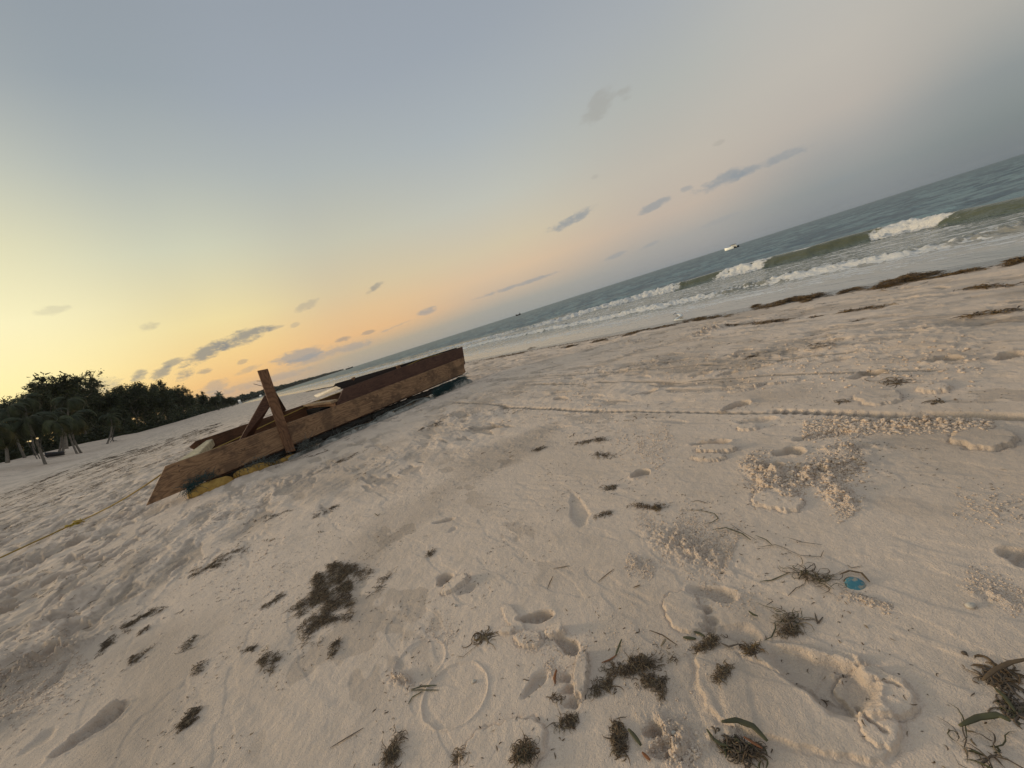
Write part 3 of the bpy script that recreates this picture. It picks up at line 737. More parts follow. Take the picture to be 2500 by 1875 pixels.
# braces
mb = MB(); bt0, bt1 = rp(647, 964, -.02), rp(664, 985, -.02); bb0, bb1 = rp(588, 1069, -.5), rp(622, 1056, -.5)
bb0 = bb0 + (bb0 - bt0) * .35; bb1 = bb1 + (bb1 - bt1) * .35
w_ = np.array([.035, 0, 0])
mb.hexa([rl(bb0), rl(bb1), rl(bb1 + [.0, -.045, 0]), rl(bb0 + [0, -.045, 0]), rl(bt0), rl(bt1), rl(bt1 + [0, -.045, 0]), rl(bt0 + [0, -.045, 0])])
mb.obj('brace', W_DARK, RAFT, bevel=.003)['label'] = 'dark diagonal brace sloping down to the left of the post'
mb = MB(); t0, t1 = rp(656, 950, -.01), rp(668, 948, -.01); q0, q1 = rp(683, 1003, -1.46), rp(694, 1000, -1.46)
q0 = q0 + (q0 - t0) * .05; q1 = q1 + (q1 - t1) * .05
mb.hexa([rl(q0), rl(q1), rl(q1 + [.04, 0, 0]), rl(q0 + [0, .05, -.04]), rl(t0), rl(t1), rl(t1 + [.0, -.045, 0]), rl(t0 + [0, -.045, 0])])
mb.obj('brace', W_DARK, RAFT, bevel=.003)['label'] = 'thin dark brace running from the post to the far side'
# cross beam in the middle; black boxes paint shade in the recesses beside it
e_n = rp(812, 985, -.05); e_f = rp(783, 974, -1.45)
cb0, cb1 = e_n[0] - .02, e_n[0] + .13
zt = .60
mb = MB()
mb.hexa([rl((cb0, -.06, zt - .045)), rl((cb1, -.06, zt - .045)), rl((cb1, -1.46, zt)), rl((cb0, -1.46, zt)), rl((cb0, -.06, zt)), rl((cb1, -.06, zt)), rl((cb1, -1.46, zt + .045)), rl((cb0, -1.46, zt + .045))])
mb.obj('cross_beam', W_PALE if 0 else wood('beam_wood', (.34, .24, .15), (.25, .17, .10), (.08, .05, .03), (1, .28, 1.9)), RAFT, bevel=.004)
mb = MB(); mm = (cb0 + cb1) / 2
mb.hexa([rl((mm - .012, -.07, .12)), rl((mm + .012, -.07, .12)), rl((mm + .012, -1.45, .16)), rl((mm - .012, -1.45, .16)), rl((mm - .012, -.07, zt - .045)), rl((mm + .012, -.07, zt - .045)), rl((mm + .012, -1.45, zt)), rl((mm - .012, -1.45, zt))])
mb.obj('beam_web', W_POST, RAFT)
SHADE_BLACK = simple('black_recess_shade', (.010, .010, .010), (.016, .014, .013), 20, 1.0); SHADE_BLACK.node_tree.nodes['Principled BSDF'].inputs['Specular IOR Level'].default_value = .05
for sgn in (-1, 1):  # boxes standing in for the shaded recesses
    mb = MB(); x0 = mm + sgn * .02; x1 = mm + sgn * .22
    x0, x1 = min(x0, x1), max(x0, x1)
    mb.hexa([rl((x0, -.30, .12)), rl((x1, -.30, .12)), rl((x1, -1.0, .14)), rl((x0, -1.0, .14)), rl((x0, -.30, zt - .08)), rl((x1, -.30, zt - .10)), rl((x1, -1.0, zt - .07)), rl((x0, -1.0, zt - .05))])
    mb.obj('recess_shade', SHADE_BLACK, RAFT, bevel=.01)
# end slab between the sides at the left
sA, sB = rp(433, 1126, -.05), rp(484, 1108, -.05); sC, sD = rp(519, 1071, -1.45), rp(503, 1075, -1.45)
th_ = np.array([0, 0, -.13])
mb = MB(); mb.hexa([rl(sA + th_), rl(sB + th_), rl(sC + th_), rl(sD + th_), rl(sA), rl(sB), rl(sC), rl(sD)])
FOAMW = simple('dirty_foam', (.60, .50, .30), (.36, .29, .18), 14, .8, .6, 60, .006)
mb.obj('end_slab', FOAMW, RAFT, bevel=.015)['label'] = 'pale foam slab laid across the left end'
# deck boards low inside, so the inside is closed
mb = MB()
mb.hexa([rl((.7, -.05, .10)), rl((6.3, -.05, .06)), rl((6.3, -.17, .06)), rl((.9, -1.46, .18)), rl((.7, -.05, .14)), rl((6.3, -.05, .10)), rl((6.3, -.17, .10)), rl((.9, -1.46, .22))])
mb.obj('bottom_boards', W_DARK, RAFT)
# cleats inside far dark plank
for (c0, c1) in (((860, 922), (873, 937)), ((969, 893), (981, 903))):
    f_ = -1.3 if c0[0] < 900 else -.78
    a = rp(c0[0], c0[1], f_); b = rp(c1[0], c1[1], f_)
    mb = MB(); mb.hexa([rl((a[0], f_, b[2] - .1)), rl((b[0], f_, b[2] - .1)), rl((b[0], f_ - .06, b[2] - .1)), rl((a[0], f_ - .06, b[2] - .1)), rl((a[0], f_, a[2])), rl((b[0], f_, a[2])), rl((b[0], f_ - .06, a[2])), rl((a[0], f_ - .06, a[2]))])
    mb.obj('cleat', W_POST, RAFT, bevel=.003)
# nails on the post and bent staples in the near plank
for q0_, q1_ in (((640, 932), (627, 930)), ((643, 945), (619, 937))):
    a = rp(*q0_, .01); b = rp(*q1_, .06); mb = MB(); mb.tube([rl(a + [.02, 0, 0]), rl((a + b) / 2 + [0, 0, .006]), rl(b)], .005, 5); mb.obj('nail', METAL, RAFT, smooth=True)
rg = random.Random(11)
for (hx, hy, L_) in ((1022, 925, .09), (1035, 920, .07), (918, 968, .08), (907, 972, .07), (890, 975, .04), (979, 941, .03), (1096, 897, .03), (905, 998, .05), (903, 1010, .03), (840, 1012, .03), (851, 1030, .04),
                     (981, 975, .07), (1011, 965, .07), (928, 1005, .08), (785, 1058, .08), (652, 1020, .06), (587, 1095, .08), (578, 1104, .07), (582, 1137, .06), (583, 1146, .05), (530, 1153, .07), (648, 1115, .06), (436, 1137, .02), (438, 1150, .02),
                     (684, 1055, .02), (705, 1058, .02), (702, 1075, .02), (692, 1052, .02), (860, 1035, .05), (745, 1080, .05)):
    c_ = rp(hx, hy, .008 if not (680 < hx < 710 and hy < 1090) else .034); mb = MB()
    if L_ < .035:
        mb.tube([rl(c_), rl(c_ + [0, .006, 0])], .009, 7)
    else:
        a0 = rg.uniform(-2.4, -.6); pts = []
        for k in range(6):
            a0 += rg.uniform(.1, .8); c_ = c_ + np.array([math.cos(a0), 0, math.sin(a0)]) * L_ / 5; pts.append(rl(c_ + [0, .004 + .012 * math.sin(k * .8), 0]))
        mb.tube(pts, .0045, 5)
    mb.obj('bent_nail', METAL, RAFT, smooth=True)
# pale loose panel lying on the beam
mb = MB()
wp = [rp(767, 967, -1.45), rp(774, 971, -1.30), rp(832, 949, -.12), rp(821, 945, -.25)]
wp = [p + [0, 0, .02] for p in wp]
PAN = simple('white_panel', (.72, .66, .56), (.62, .56, .47), 6, .6)
def w2(p): P_ = L0 * [1, 1, 0] + D * p[0] + Nv * p[1]; return np.array([P_[0], P_[1], p[2]])
mb.hexa([w2(p - [0, 0, .018]) for p in wp] + [w2(p) for p in wp])
mb.obj('loose_board', PAN, None, bevel=.003, label='pale white loose board lying across the middle of the raft', category='board')
# floats and lumps under the near side, wrapped in net
def lump(c, ax, rad, rng, nu=20, nv=14, rough=.16):
    """bumpy elongated body; c centre in raft coords, ax half lengths (d,n,z)"""
    V = []; F = []
    ph = rng.uniform(0, 50)
    for i in range(nv + 1):
        th = math.pi * i / nv
        for j in range(nu):
            a = 2 * math.pi * j / nu
            e = .75
            cx_ = math.copysign(abs(math.cos(th)) ** e, math.cos(th)); sr = math.sin(th) ** .7
            n = float(perlin(np.array([cx_ * 2.1 + ph]), np.array([a * 1.2 + ph]))[0]) + .5 * float(perlin(np.array([cx_ * 6 + ph]), np.array([a * 2.5]))[0])
            k = 1 + rough * n
            V.append(rl((c[0] + ax[0] * cx_, c[1] + ax[1] * sr * math.cos(a) * k, c[2] + ax[2] * sr * math.sin(a) * k)))
    for i in range(nv):
        for j in range(nu):
            F.append((i * nu + j, (i + 1) * nu + j, (i + 1) * nu + (j + 1) % nu, i * nu + (j + 1) % nu))
    return V, F
YEL = simple('yellow_foam', (.46, .29, .07), (.30, .17, .035), 9, .8, .8, 40, .012)
GREYF = simple('grey_foam', (.42, .40, .35), (.20, .19, .17), 8, .85, .9, 30, .015)
NETM = simple('green_net', (.018, .085, .085), (.015, .04, .045), 30, .7)
LINEM = simple('grey_line', (.16, .17, .15), (.09, .10, .09), 30, .7)
rr = random.Random(3)
def lump_px(name, a, b, rad, mat, off=.04, zoff=0, rough=.16, label=None):
    A_, B_ = rp(*a, off), rp(*b, off); c = (A_ + B_) / 2; hl = abs(B_[0] - A_[0]) / 2
    V, F = lump((0, 0, 0), (hl, rad * 1.15, rad), 1, rr, rough=rough)
    ang = math.atan2(B_[2] - A_[2], B_[0] - A_[0]); ca, sa = math.cos(ang), math.sin(ang)
    V = [(c[0] + x * ca - z * sa, -c[1] + y, c[2] + zoff + x * sa + z * ca) for x, y, z in V]
    mb = MB(); mb.add(V, F); o = mb.obj(name, mat, RAFT, smooth=True)
    if label: o['label'] = label
    return o
lump_px('foam_float', (456, 1212), (572, 1172), .125, YEL, .12, -.01, label='yellow foam float at the left end, bulging out on the sand')
lump_px('foam_float', (570, 1166), (664, 1134), .10, YEL, .10, .0, label='second yellow foam float under a mesh of line')
lump_px('foam_float', (655, 1140), (735, 1110), .05, YEL, .06, .01, label='thin dirty yellow strip of foam float')
lump_px('grey_lump', (570, 1188), (600, 1175), .05, GREYF, .12, -.02)
k = 0
for a, b, rad in (((700, 1118), (790, 1085), .07), ((775, 1090), (842, 1062), .095), ((830, 1066), (872, 1048), .085), ((868, 1050), (930, 1028), .09), ((915, 1030), (968, 1008), .11), ((955, 1012), (1010, 990), .09), ((1000, 992), (1068, 968), .10), ((1060, 968), (1115, 945), .12), ((1095, 952), (1148, 928), .14)):
    lump_px('foam_float', a, b, rad * 1.12, GREYF, .17, -.055, .25, label=['grey dirty foam float lump', 'white cracked foam float lump'][k in (1, 8)]); k += 1
lump_px('white_scrap', (1048, 969), (1060, 964), .035, W_PALE, .2, 0, .3)
lump_px('white_scrap', (1068, 953), (1074, 951), .025, W_PALE, .2, 0, .3)
# dark body of old net under the plank (keeps the underside closed) and tangles of net
mb = MB()
for kx in np.arange(1.0, 6.3, .13):
    zb = np.interp(kx, [0, 6.3], [.02, -.12])
    V, F = lump((kx, -.12 + rr.uniform(-.03, .03), zb + .07), (.16, .07, .06 + .02 * rr.random()), 1, rr, 8, 6, .4); mb.add(V, F)
mb.obj('old_net', simple('black_net', (.02, .022, .02), (.035, .03, .025), 40, .8, .8, 90, .01), RAFT, smooth=True)
def tangle(name, segs, n, thick, mat, spread, rng, off=.14, label=None, ln=.14):
    mb = MB()
    for i in range(n):
        a, b = segs[rng.randrange(len(segs))]; u = rng.random()
        p = rp(a[0] + (b[0] - a[0]) * u, a[1] + (b[1] - a[1]) * u, off + rng.uniform(-.06, .05))
        p = p + np.array([0, 0, rng.uniform(-spread, spread)])
        d_ = np.array([rng.uniform(-1, 1), rng.uniform(-.5, .5), rng.uniform(-.8, .8)]); pts = []
        L_ = rng.uniform(.5, 1.4) * ln
        for k in range(6):
            d_ = d_ + np.array([rng.uniform(-.7, .7), rng.uniform(-.6, .6), rng.uniform(-.8, .6)]); d_ /= np.linalg.norm(d_)
            pts.append(rl(p)); p = p + d_ * L_ / 5
        mb.tube(pts, thick, 3, cap=False)
    o = mb.obj(name, mat, RAFT, smooth=True)
    if label: o['label'] = label
tangle('net_tangle', [((458, 1205), (490, 1170)), ((455, 1195), (475, 1180)), ((480, 1172), (520, 1155))], 230, .0024, NETM, .04, rr, .15, 'blue green net bunched over the left float')
tangle('net_tangle', [((600, 1145), (680, 1125)), ((610, 1140), (660, 1128))], 300, .0028, LINEM, .055, rr, .12, 'grey line tangle above the second yellow float')
tangle('net_tangle', [((690, 1120), (830, 1065)), ((730, 1100), (790, 1078)), ((740, 1095), (760, 1080)), ((800, 1070), (900, 1040))], 260, .0026, LINEM, .07, rr, .26, 'frayed grey lines hanging below the post')
tangle('net_tangle', [((1058, 965), (1138, 925)), ((1070, 958), (1138, 918)), ((1060, 960), (1100, 940))], 800, .0028, NETM, .06, rr, .26, 'thick dark green net wrapped round the right end')
tangle('net_tangle', [((900, 1030), (1050, 970)), ((980, 1000), (1040, 975))], 150, .0026, LINEM, .04, rr, .2, 'grey line trailing along the middle floats')
# knotted mesh over the second float
mb = MB(); A_, B_ = rp(572, 1163, .1), rp(660, 1132, .1)
def surf(u, v, rad=.092):
    c = A_ + (B_ - A_) * u; return rl((c[0], c[1] + rad * math.cos(v), c[2] + rad * math.sin(v)))
for k in range(11):
    for sg in (-1, 1):
        pts = [surf(min(.97, max(.03, k / 10 + sg * (v + 1.2) * .08)), v) for v in np.linspace(-1.3, 1.6, 9)]
        mb.tube(pts, .003, 4, cap=False)
mb.obj('net_mesh', simple('dark_line', (.05, .045, .03), (.03, .03, .02), 30, .7), RAFT, smooth=True)
# black hose / rope along the bottom
mb = MB(); pts = [rl(rp(px_, py_, .2)) for px_, py_ in ((800, 1072), (835, 1058), (870, 1042), (905, 1033), (945, 1008), (985, 992), (1010, 978), (1035, 972), (1058, 968))]
mb.tube(pts, .018, 7); mb.obj('side_rope', LINEM, RAFT, smooth=True)
# ------------------------------------------------------------------ yellow rope with knot
ROPEM = simple('yellow_rope', (.42, .29, .06), (.30, .19, .045), 60, .8, .8, 300, .002)
mb = MB()
q = [at(-60, 1402)]; 
pts = [np.array([p[0], p[1], hz(p[0], p[1]) + .07]) for p in q]
k0 = at(183, 1283); k0[2] = hz(k0[0], k0[1]) + .055
tie = w2(rp(404, 1151, -.10))
pts += [k0]
for u in (.2, .4, .6, .8): pts.append(k0 * (1 - u) + tie * u + np.array([0, 0, -.05 * math.sin(math.pi * u)]))
pts += [tie]
ins = [rp(470, 1120, -.6), rp(623, 1050, -1.2), rp(694, 1016, -1.38), rp(781, 976, -1.44) + [0, 0, -.01]]
pts += [w2(p) for p in ins]
rope = mb
mb.tube(pts, .011, 6)
ins2 = [rp(781, 976, -1.40), rp(960, 908, -.9) , rp(1030, 876, -.35), rp(1100, 858, -.10)]
ropeO = mb.obj('yellow_rope', ROPEM, None, smooth=True, label='faded yellow rope stretched from the left edge across the sand into the raft', category='rope')
mb = MB()
rk = random.Random(8)
for i in range(26):
    p = k0 + np.array([rk.gauss(0, .018), rk.gauss(0, .018), rk.gauss(.0, .015)]); pts = [p]
    d_ = np.array([rk.gauss(0, 1), rk.gauss(0, 1), rk.gauss(-.2, .6)])
    for k in range(5):
        d_ = d_ + np.array([rk.gauss(0, .5), rk.gauss(0, .5), rk.gauss(-.2, .4)]); d_ /= np.linalg.norm(d_); p = p + d_ * .025; pts.append(p)
    mb.tube(pts, .007, 4)
mb.obj('knot', simple('bright_yellow_rope', (.55, .40, .04), (.4, .28, .04), 60, .8), ropeO, smooth=True)
mb = MB(); mb.tube([w2(p) for p in ins2], .008, 5)
mb.obj('rope_end', ROPEM, ropeO, smooth=True)

# ------------------------------------------------------------------ seaweed
WEEDS = [simple('weed_dark', (.080, .060, .044), (.12, .088, .058), 25, .75), simple('weed_brown', (.15, .095, .045), (.085, .055, .03), 25, .75),
         simple('weed_olive', (.085, .080, .028), (.05, .045, .018), 20, .6), simple('weed_pale', (.26, .20, .13), (.16, .12, .07), 25, .8),
         simple('weed_rust', (.26, .09, .02), (.16, .06, .02), 20, .6), simple('weed_ginger', (.26, .155, .045), (.13, .075, .025), 20, .7)]
def strand(V, F, MI, p, ang, L, w, lift, rng, mi, seg=6, curl=.5):
    """flat curled ribbon with a little thickness lying on the sand"""
    k = len(V); h = p[2]
    x_, y_ = p[0], p[1]
    a = ang; ca = rng.uniform(-curl, curl)
    pz = rng.uniform(0, 6.28)
    for i in range(seg + 1):
        u = i / seg; wi = w * (1 - .88 * abs(2 * u - 1) ** 2)
        zz = h + lift * (0.25 + .75 * math.sin(math.pi * u) * (.6 + .4 * math.sin(pz + u * 5)))
        nx, ny = -math.sin(a), math.cos(a); tw = wi * .5 * math.sin(pz + u * 4)
        V.append((x_ + nx * wi / 2, y_ + ny * wi / 2, zz + tw * .6)); V.append((x_ - nx * wi / 2, y_ - ny * wi / 2, zz - tw * .6)); V.append((x_, y_, zz + min(wi * .5, .0014)))
        a += ca + rng.uniform(-curl, curl) * .7
        x_ += math.cos(a) * L / seg; y_ += math.sin(a) * L / seg
    for i in range(seg):
        b_ = k + i * 3
        for c0, c1 in ((0, 2), (2, 1), (1, 0)):
            F.append((b_ + c0, b_ + c1, b_ + 3 + c1, b_ + 3 + c0)); MI.append(mi)
def weed(name, label, cat, a, b, wpx, n, mix=(0, 0, 1), L=.06, w=.004, lift=.012, hgt=.0, curl=.5, seed=0, group=None, along=0.0, seg=6, raw=False):
    """a, b: ends of the heap in the photo; wpx its width there; n strands"""
    rng = random.Random(int(a[0] * 31 + a[1] * 17 + b[0]) + seed)
    if not raw: n = int(n * 1.15); L *= .72; w *= .64; lift *= .5; curl = .95; hgt *= .7; mix = tuple(mix) + (3, 1, 1)
    A_, B_ = on(*a), on(*b); mx, my = (a[0] + b[0]) / 2, (a[1] + b[1]) / 2
    ln_ = math.hypot(b[0] - a[0], b[1] - a[1]) + 1e-6
    ox, oy = -(b[1] - a[1]) / ln_ * wpx / 2, (b[0] - a[0]) / ln_ * wpx / 2
    Wv = (on(mx + ox, my + oy) - on(mx - ox, my - oy))[:2] / 2
    C = (A_ + B_)[:2] / 2; Uv = (B_ - A_)[:2] / 2
    wn = max(.012, min(.5, np.linalg.norm(Wv) * .5)); seed_ = rng.uniform(0, 90)
    if not raw or n > 90: n = int(n * 2.3)
    V = []; F = []; MI = []
    base_a = math.atan2(Uv[1], Uv[0])
    # a few sub-clumps so that the heap has gaps
    subs = [(rng.uniform(-.8, .8), rng.uniform(-.6, .6), rng.uniform(.15, .4)) for _ in range(max(2, int(n ** .5 / 2)))]
    for i in range(n):
        if rng.random() < .75:
            su, sv_, sr = rng.choice(subs); u = su + rng.gauss(0, sr * .6); v = sv_ + rng.gauss(0, sr)
        else: u, v = rng.uniform(-1, 1), rng.gauss(0, .45)
        wq = .75
        u2 = u + wq * .45 * float(perlin(np.array([u * 1.9 + seed_]), np.array([v * 1.3]))[0]); v2 = v * .8 + wq * (1.5 * float(perlin(np.array([u * 2.3 - seed_]), np.array([v * .9 + 4]))[0]) + .5 * float(perlin(np.array([u * 7.3 - seed_]), np.array([v * 3 + 4]))[0]))
        P = C + Uv * u2 + Wv * v2
        if not raw or n > 90:
            if float(perlin(np.array([P[0] / wn + seed_]), np.array([P[1] / wn]))[0]) + .45 * float(perlin(np.array([P[0] / wn * 2.7]), np.array([P[1] / wn * 2.7 + seed_]))[0]) < (-.02 if n < 2500 else -.34) + .35 * (u * u * .6 + v * v * .8): continue
        zz = hz(P[0], P[1]); pile = hgt * max(0, 1 - (u * u * .7 + v * v)) * rng.random()
        ang = base_a + rng.gauss(0, .5) if rng.random() < along else rng.uniform(0, 6.28)
        P = P - np.array([math.cos(ang), math.sin(ang)]) * L * .4
        big_ = 1.8 if (rng.random() < .03 and not raw) else 1.0
        strand(V, F, MI, (P[0], P[1], zz + .0005 + pile), ang, big_ * L * rng.uniform(.25, 1.7), w * rng.uniform(.6, 1.3), lift * rng.uniform(.3, 1.2), rng, rng.choice(mix), seg=seg, curl=curl)
    me = mesh_np(name, np.array(V) - [C[0], C[1], 0], np.array(F)); 
    me.polygons.foreach_set('material_index', np.array(MI, np.int32))
    mid = np.array([C[0], C[1], 0])
    o = link(name, me, WEEDS); o.location = mid
    o['label'] = label; o['category'] = cat
    if group: o['group'] = group
    return o
DK = (0, 0, 0, 1); BR_ = (0, 1, 1, 3); OL = (2, 2, 0, 1); GI = (5, 5, 1, 0)
S = 'seaweed'
Wd = [
 ('largest dark brown seaweed heap on the sand below the raft', (735, 1520), (872, 1378), 90, 1900, (0, 0, 1, 1, 3), .05, .0035, .014, .012, .4),
 ('long narrow seaweed strip slanting left of the largest heap', (455, 1410), (608, 1338), 24, 380, (0, 1, 3), .05, .004, .012, .008, .6),
 ('seaweed strip trailing up from the kicked-up sand heap at lower left', (262, 1552), (405, 1482), 22, 340, (0, 1, 3), .05, .004, .012, .008, .6),
 ('dark seaweed patch on the tip of the kicked-up sand heap', (240, 1592), (283, 1555), 18, 150, DK, .04, .004, .01, .004, .4),
 ('thin broken seaweed line left of the largest heap', (635, 1482), (698, 1448), 12, 110, (0, 1, 3), .04, .004, .01, .0, .6),
 ('dark oblong seaweed patch in the left foreground', (318, 1616), (374, 1572), 20, 170, (0, 1), .035, .004, .01, .006, .5),
 ('tiny dark seaweed knot right of the kicked-up sand heap', (334, 1550), (366, 1533), 9, 60, DK, .03, .004, .012, .004, .4),
 ('grey-green seaweed patch beside a small sand ridge', (435, 1586), (486, 1554), 16, 120, (0, 3, 2), .035, .003, .01, .0, .4),
 ('crooked seaweed sprig below the grey-green patch', (472, 1641), (500, 1606), 14, 80, DK, .04, .004, .014, .004, .3),
 ('rounded matted seaweed clump under the largest heap', (636, 1640), (672, 1588), 36, 260, (0, 1, 3, 3), .035, .0032, .012, .010, .3),
 ('small bent black seaweed piece left of the rounded clump', (584, 1586), (622, 1580), 9, 60, (0,), .03, .004, .01, .003, .6),
 ('upright dark seaweed sprig right of the rounded clump', (806, 1606), (826, 1560), 17, 110, DK, .035, .004, .014, .006, .4),
 ('purplish dark seaweed clump alone at the lower left', (436, 1776), (482, 1728), 26, 220, (0, 0, 1), .035, .004, .012, .008, .4),
 ('dark seaweed patch between the raft floats and the largest heap', (760, 1262), (826, 1234), 16, 150, (0, 0, 1), .05, .004, .012, .006, .5),
 ('flat seaweed strip just below the left floats', (626, 1272), (717, 1247), 10, 120, (0, 1, 3), .05, .004, .01, .0, .6),
 ('stringy seaweed stalk with dark tuft at the bottom edge', (944, 1872), (972, 1785), 24, 220, (0, 0, 1, 3), .045, .003, .014, .008, .5),
 ('loose curly seaweed strings right of the largest heap', (906, 1452), (962, 1392), 18, 60, DK, .055, .0035, .014, .0, .3),
 ('small seaweed star in the open sand above the slab print', (1040, 1358), (1062, 1343), 10, 60, DK, .03, .0035, .014, .004, .3),
 ('brown and black seaweed clump above the crumbled sand patch', (1537, 1238), (1630, 1246), 16, 220, (0, 0, 1, 5), .04, .0035, .014, .010, .4),
 ('reddish flattened weed beside the ribbed print', (1163, 1566), (1215, 1540), 22, 45, (1, 5, 1, 3), .06, .006, .006, .0, .7),
 ('largest black seaweed mat in the centre foreground', (1450, 1668), (1630, 1600), 34, 620, (0, 0, 0, 3, 1), .032, .003, .012, .012, .3),
 ('dense crumbly black seaweed lobe under the centre mat', (1560, 1655), (1625, 1680), 50, 420, (0, 0, 0, 3), .022, .003, .010, .010, .2),
 ('short ragged seaweed trail beside the long sand slab', (1445, 1690), (1500, 1672), 16, 100, (0, 3), .03, .003, .01, .0, .4),
 ('frayed dark twiggy seaweed under the long sand slab', (1360, 1772), (1410, 1750), 16, 150, (0, 0, 3, 1), .035, .003, .012, .006, .4),
 ('small seaweed scrap below the orange leaf', (1340, 1708), (1372, 1700), 14, 60, DK, .03, .0035, .01, .0, .3),
 ('tangled seaweed tuft at the bottom centre', (1266, 1852), (1308, 1828), 18, 150, (0, 1, 2), .045, .0035, .014, .008, .3),
 ('faint brown weed on the edge of the low sand step', (1108, 1848), (1142, 1838), 14, 40, (1, 1, 3), .04, .003, .008, .0, .4),
 ('black weed stack along the rim of the bottom hole', (1506, 1762), (1522, 1848), 18, 190, (0, 0, 1), .035, .004, .012, .008, .5),
 ('olive seaweed tangle lying left of the blue cap', (1940, 1402), (2040, 1428), 26, 110, (2, 0, 1, 3), .06, .0028, .012, .006, .6, 1),
 ('sparse olive weed tangle below the cap between two prints', (1884, 1496), (1950, 1528), 30, 60, (2, 0, 3), .055, .0024, .010, .002, .4, 1),
 ('dark tuft under the sparse olive tangle', (1903, 1545), (1950, 1540), 20, 120, (0, 0, 3), .03, .003, .01, .006, .3),
 ('black seaweed mat left of the big hollow print', (1684, 1596), (1762, 1556), 24, 260, (0, 0, 3), .03, .003, .012, .010, .3),
 ('rusty brown weed fringe on the left rim of the big hollow', (1822, 1592), (1860, 1594), 16, 110, (1, 5, 0), .035, .0035, .012, .004, .4),
 ('grey-brown weed bit on the crust plate', (1752, 1668), (1784, 1634), 16, 120, (0, 3), .03, .003, .01, .004, .3),
 ('bushy dark green and brown seaweed bunch at the bottom right', (1752, 1805), (1870, 1855), 42, 230, (2, 0, 0, 1, 0), .028, .004, .006, .012, .7, 1),
 ('dark brown seaweed at the right edge near the bottom', (2420, 1680), (2498, 1650), 38, 70, (1, 0, 0, 1), .045, .006, .004, .002, .6, 1),
 ('dark seaweed heap cut by the right edge above the olive loops', (2465, 1750), (2500, 1715), 30, 50, (0, 2, 0, 0), .04, .0055, .004, .002, .5, 1),
 ('olive seaweed loops at the lower right corner', (2370, 1812), (2480, 1842), 50, 18, (2, 0, 0, 3), .08, .0035, .008, .002, .4, 1),
 ('thin weed strip by the crumbled sand right of the raft prints', (1410, 1082), (1482, 1073), 10, 130, DK, .06, .006, .02, .008, .5),
 ('weed scraps left of the thin strip by the shoe prints', (1302, 1100), (1338, 1092), 8, 60, DK, .06, .006, .02, .004, .4),
 ('scattered weed bits under the thin strip', (1440, 1116), (1500, 1112), 16, 60, DK, .07, .005, .01, .0, .4),
 ('small olive weed bit by the half shoe print', (1474, 1196), (1506, 1190), 9, 50, (2, 1, 0), .05, .005, .012, .003, .5),
 ('green and brown sprig at the toe of the half shoe print', (1455, 1266), (1497, 1254), 9, 80, (2, 0, 1), .045, .004, .012, .004, .5),
 ('branched weed strings standing by the raft on the right', (1058, 1040), (1100, 1022), 10, 60, DK, .14, .006, .03, .0, .6),
 ('low weed patch in front of the branched strings', (1020, 1052), (1060, 1040), 8, 50, DK, .08, .006, .012, .0, .6),
 ('dark weed line below the right half of the raft', (820, 1135), (900, 1100), 6, 110, DK, .08, .007, .012, .0, .8),
 ('dark weed line below the post', (740, 1120), (800, 1100), 5, 60, DK, .08, .006, .012, .0, .8),
 ('dark twig of weed across the sand at the upper right', (2160, 932), (2238, 932), 5, 26, (0,), .16, .007, .012, .0, .9),
 ('short black weed bit near the toothed wheel furrow', (2284, 982), (2322, 980), 6, 26, (0, 0, 1), .09, .008, .014, .0, .7),
 ('single small weed bit between two pits above the furrow', (2042, 980), (2075, 980), 4, 16, (0,), .07, .006, .012, .0, .7),
 ('short brown weed stroke on the open sand at upper right', (2082, 786), (2112, 782), 5, 30, DK, .12, .008, .014, .0, .8),
 ('dark weed strokes above the prints at the upper right', (1975, 848), (2020, 843), 5, 40, DK, .14, .008, .014, .0, .8),
 ('long thin weed trail over the print at upper right', (1978, 860), (2070, 835), 4, 40, DK, .14, .006, .01, .0, .9),
 ('weed bits beside the round print in the middle distance', (1820, 872), (1855, 866), 6, 40, DK, .12, .008, .014, .0, .6),
]
for (lab, a, b, wp_, n, mx_, L_, w_, lf, hg, al, *rw) in Wd:
    weed('seaweed_clump', lab, S, a, b, wp_, n, mx_, L_, w_, lf, hg, .8, along=al, raw=bool(rw))
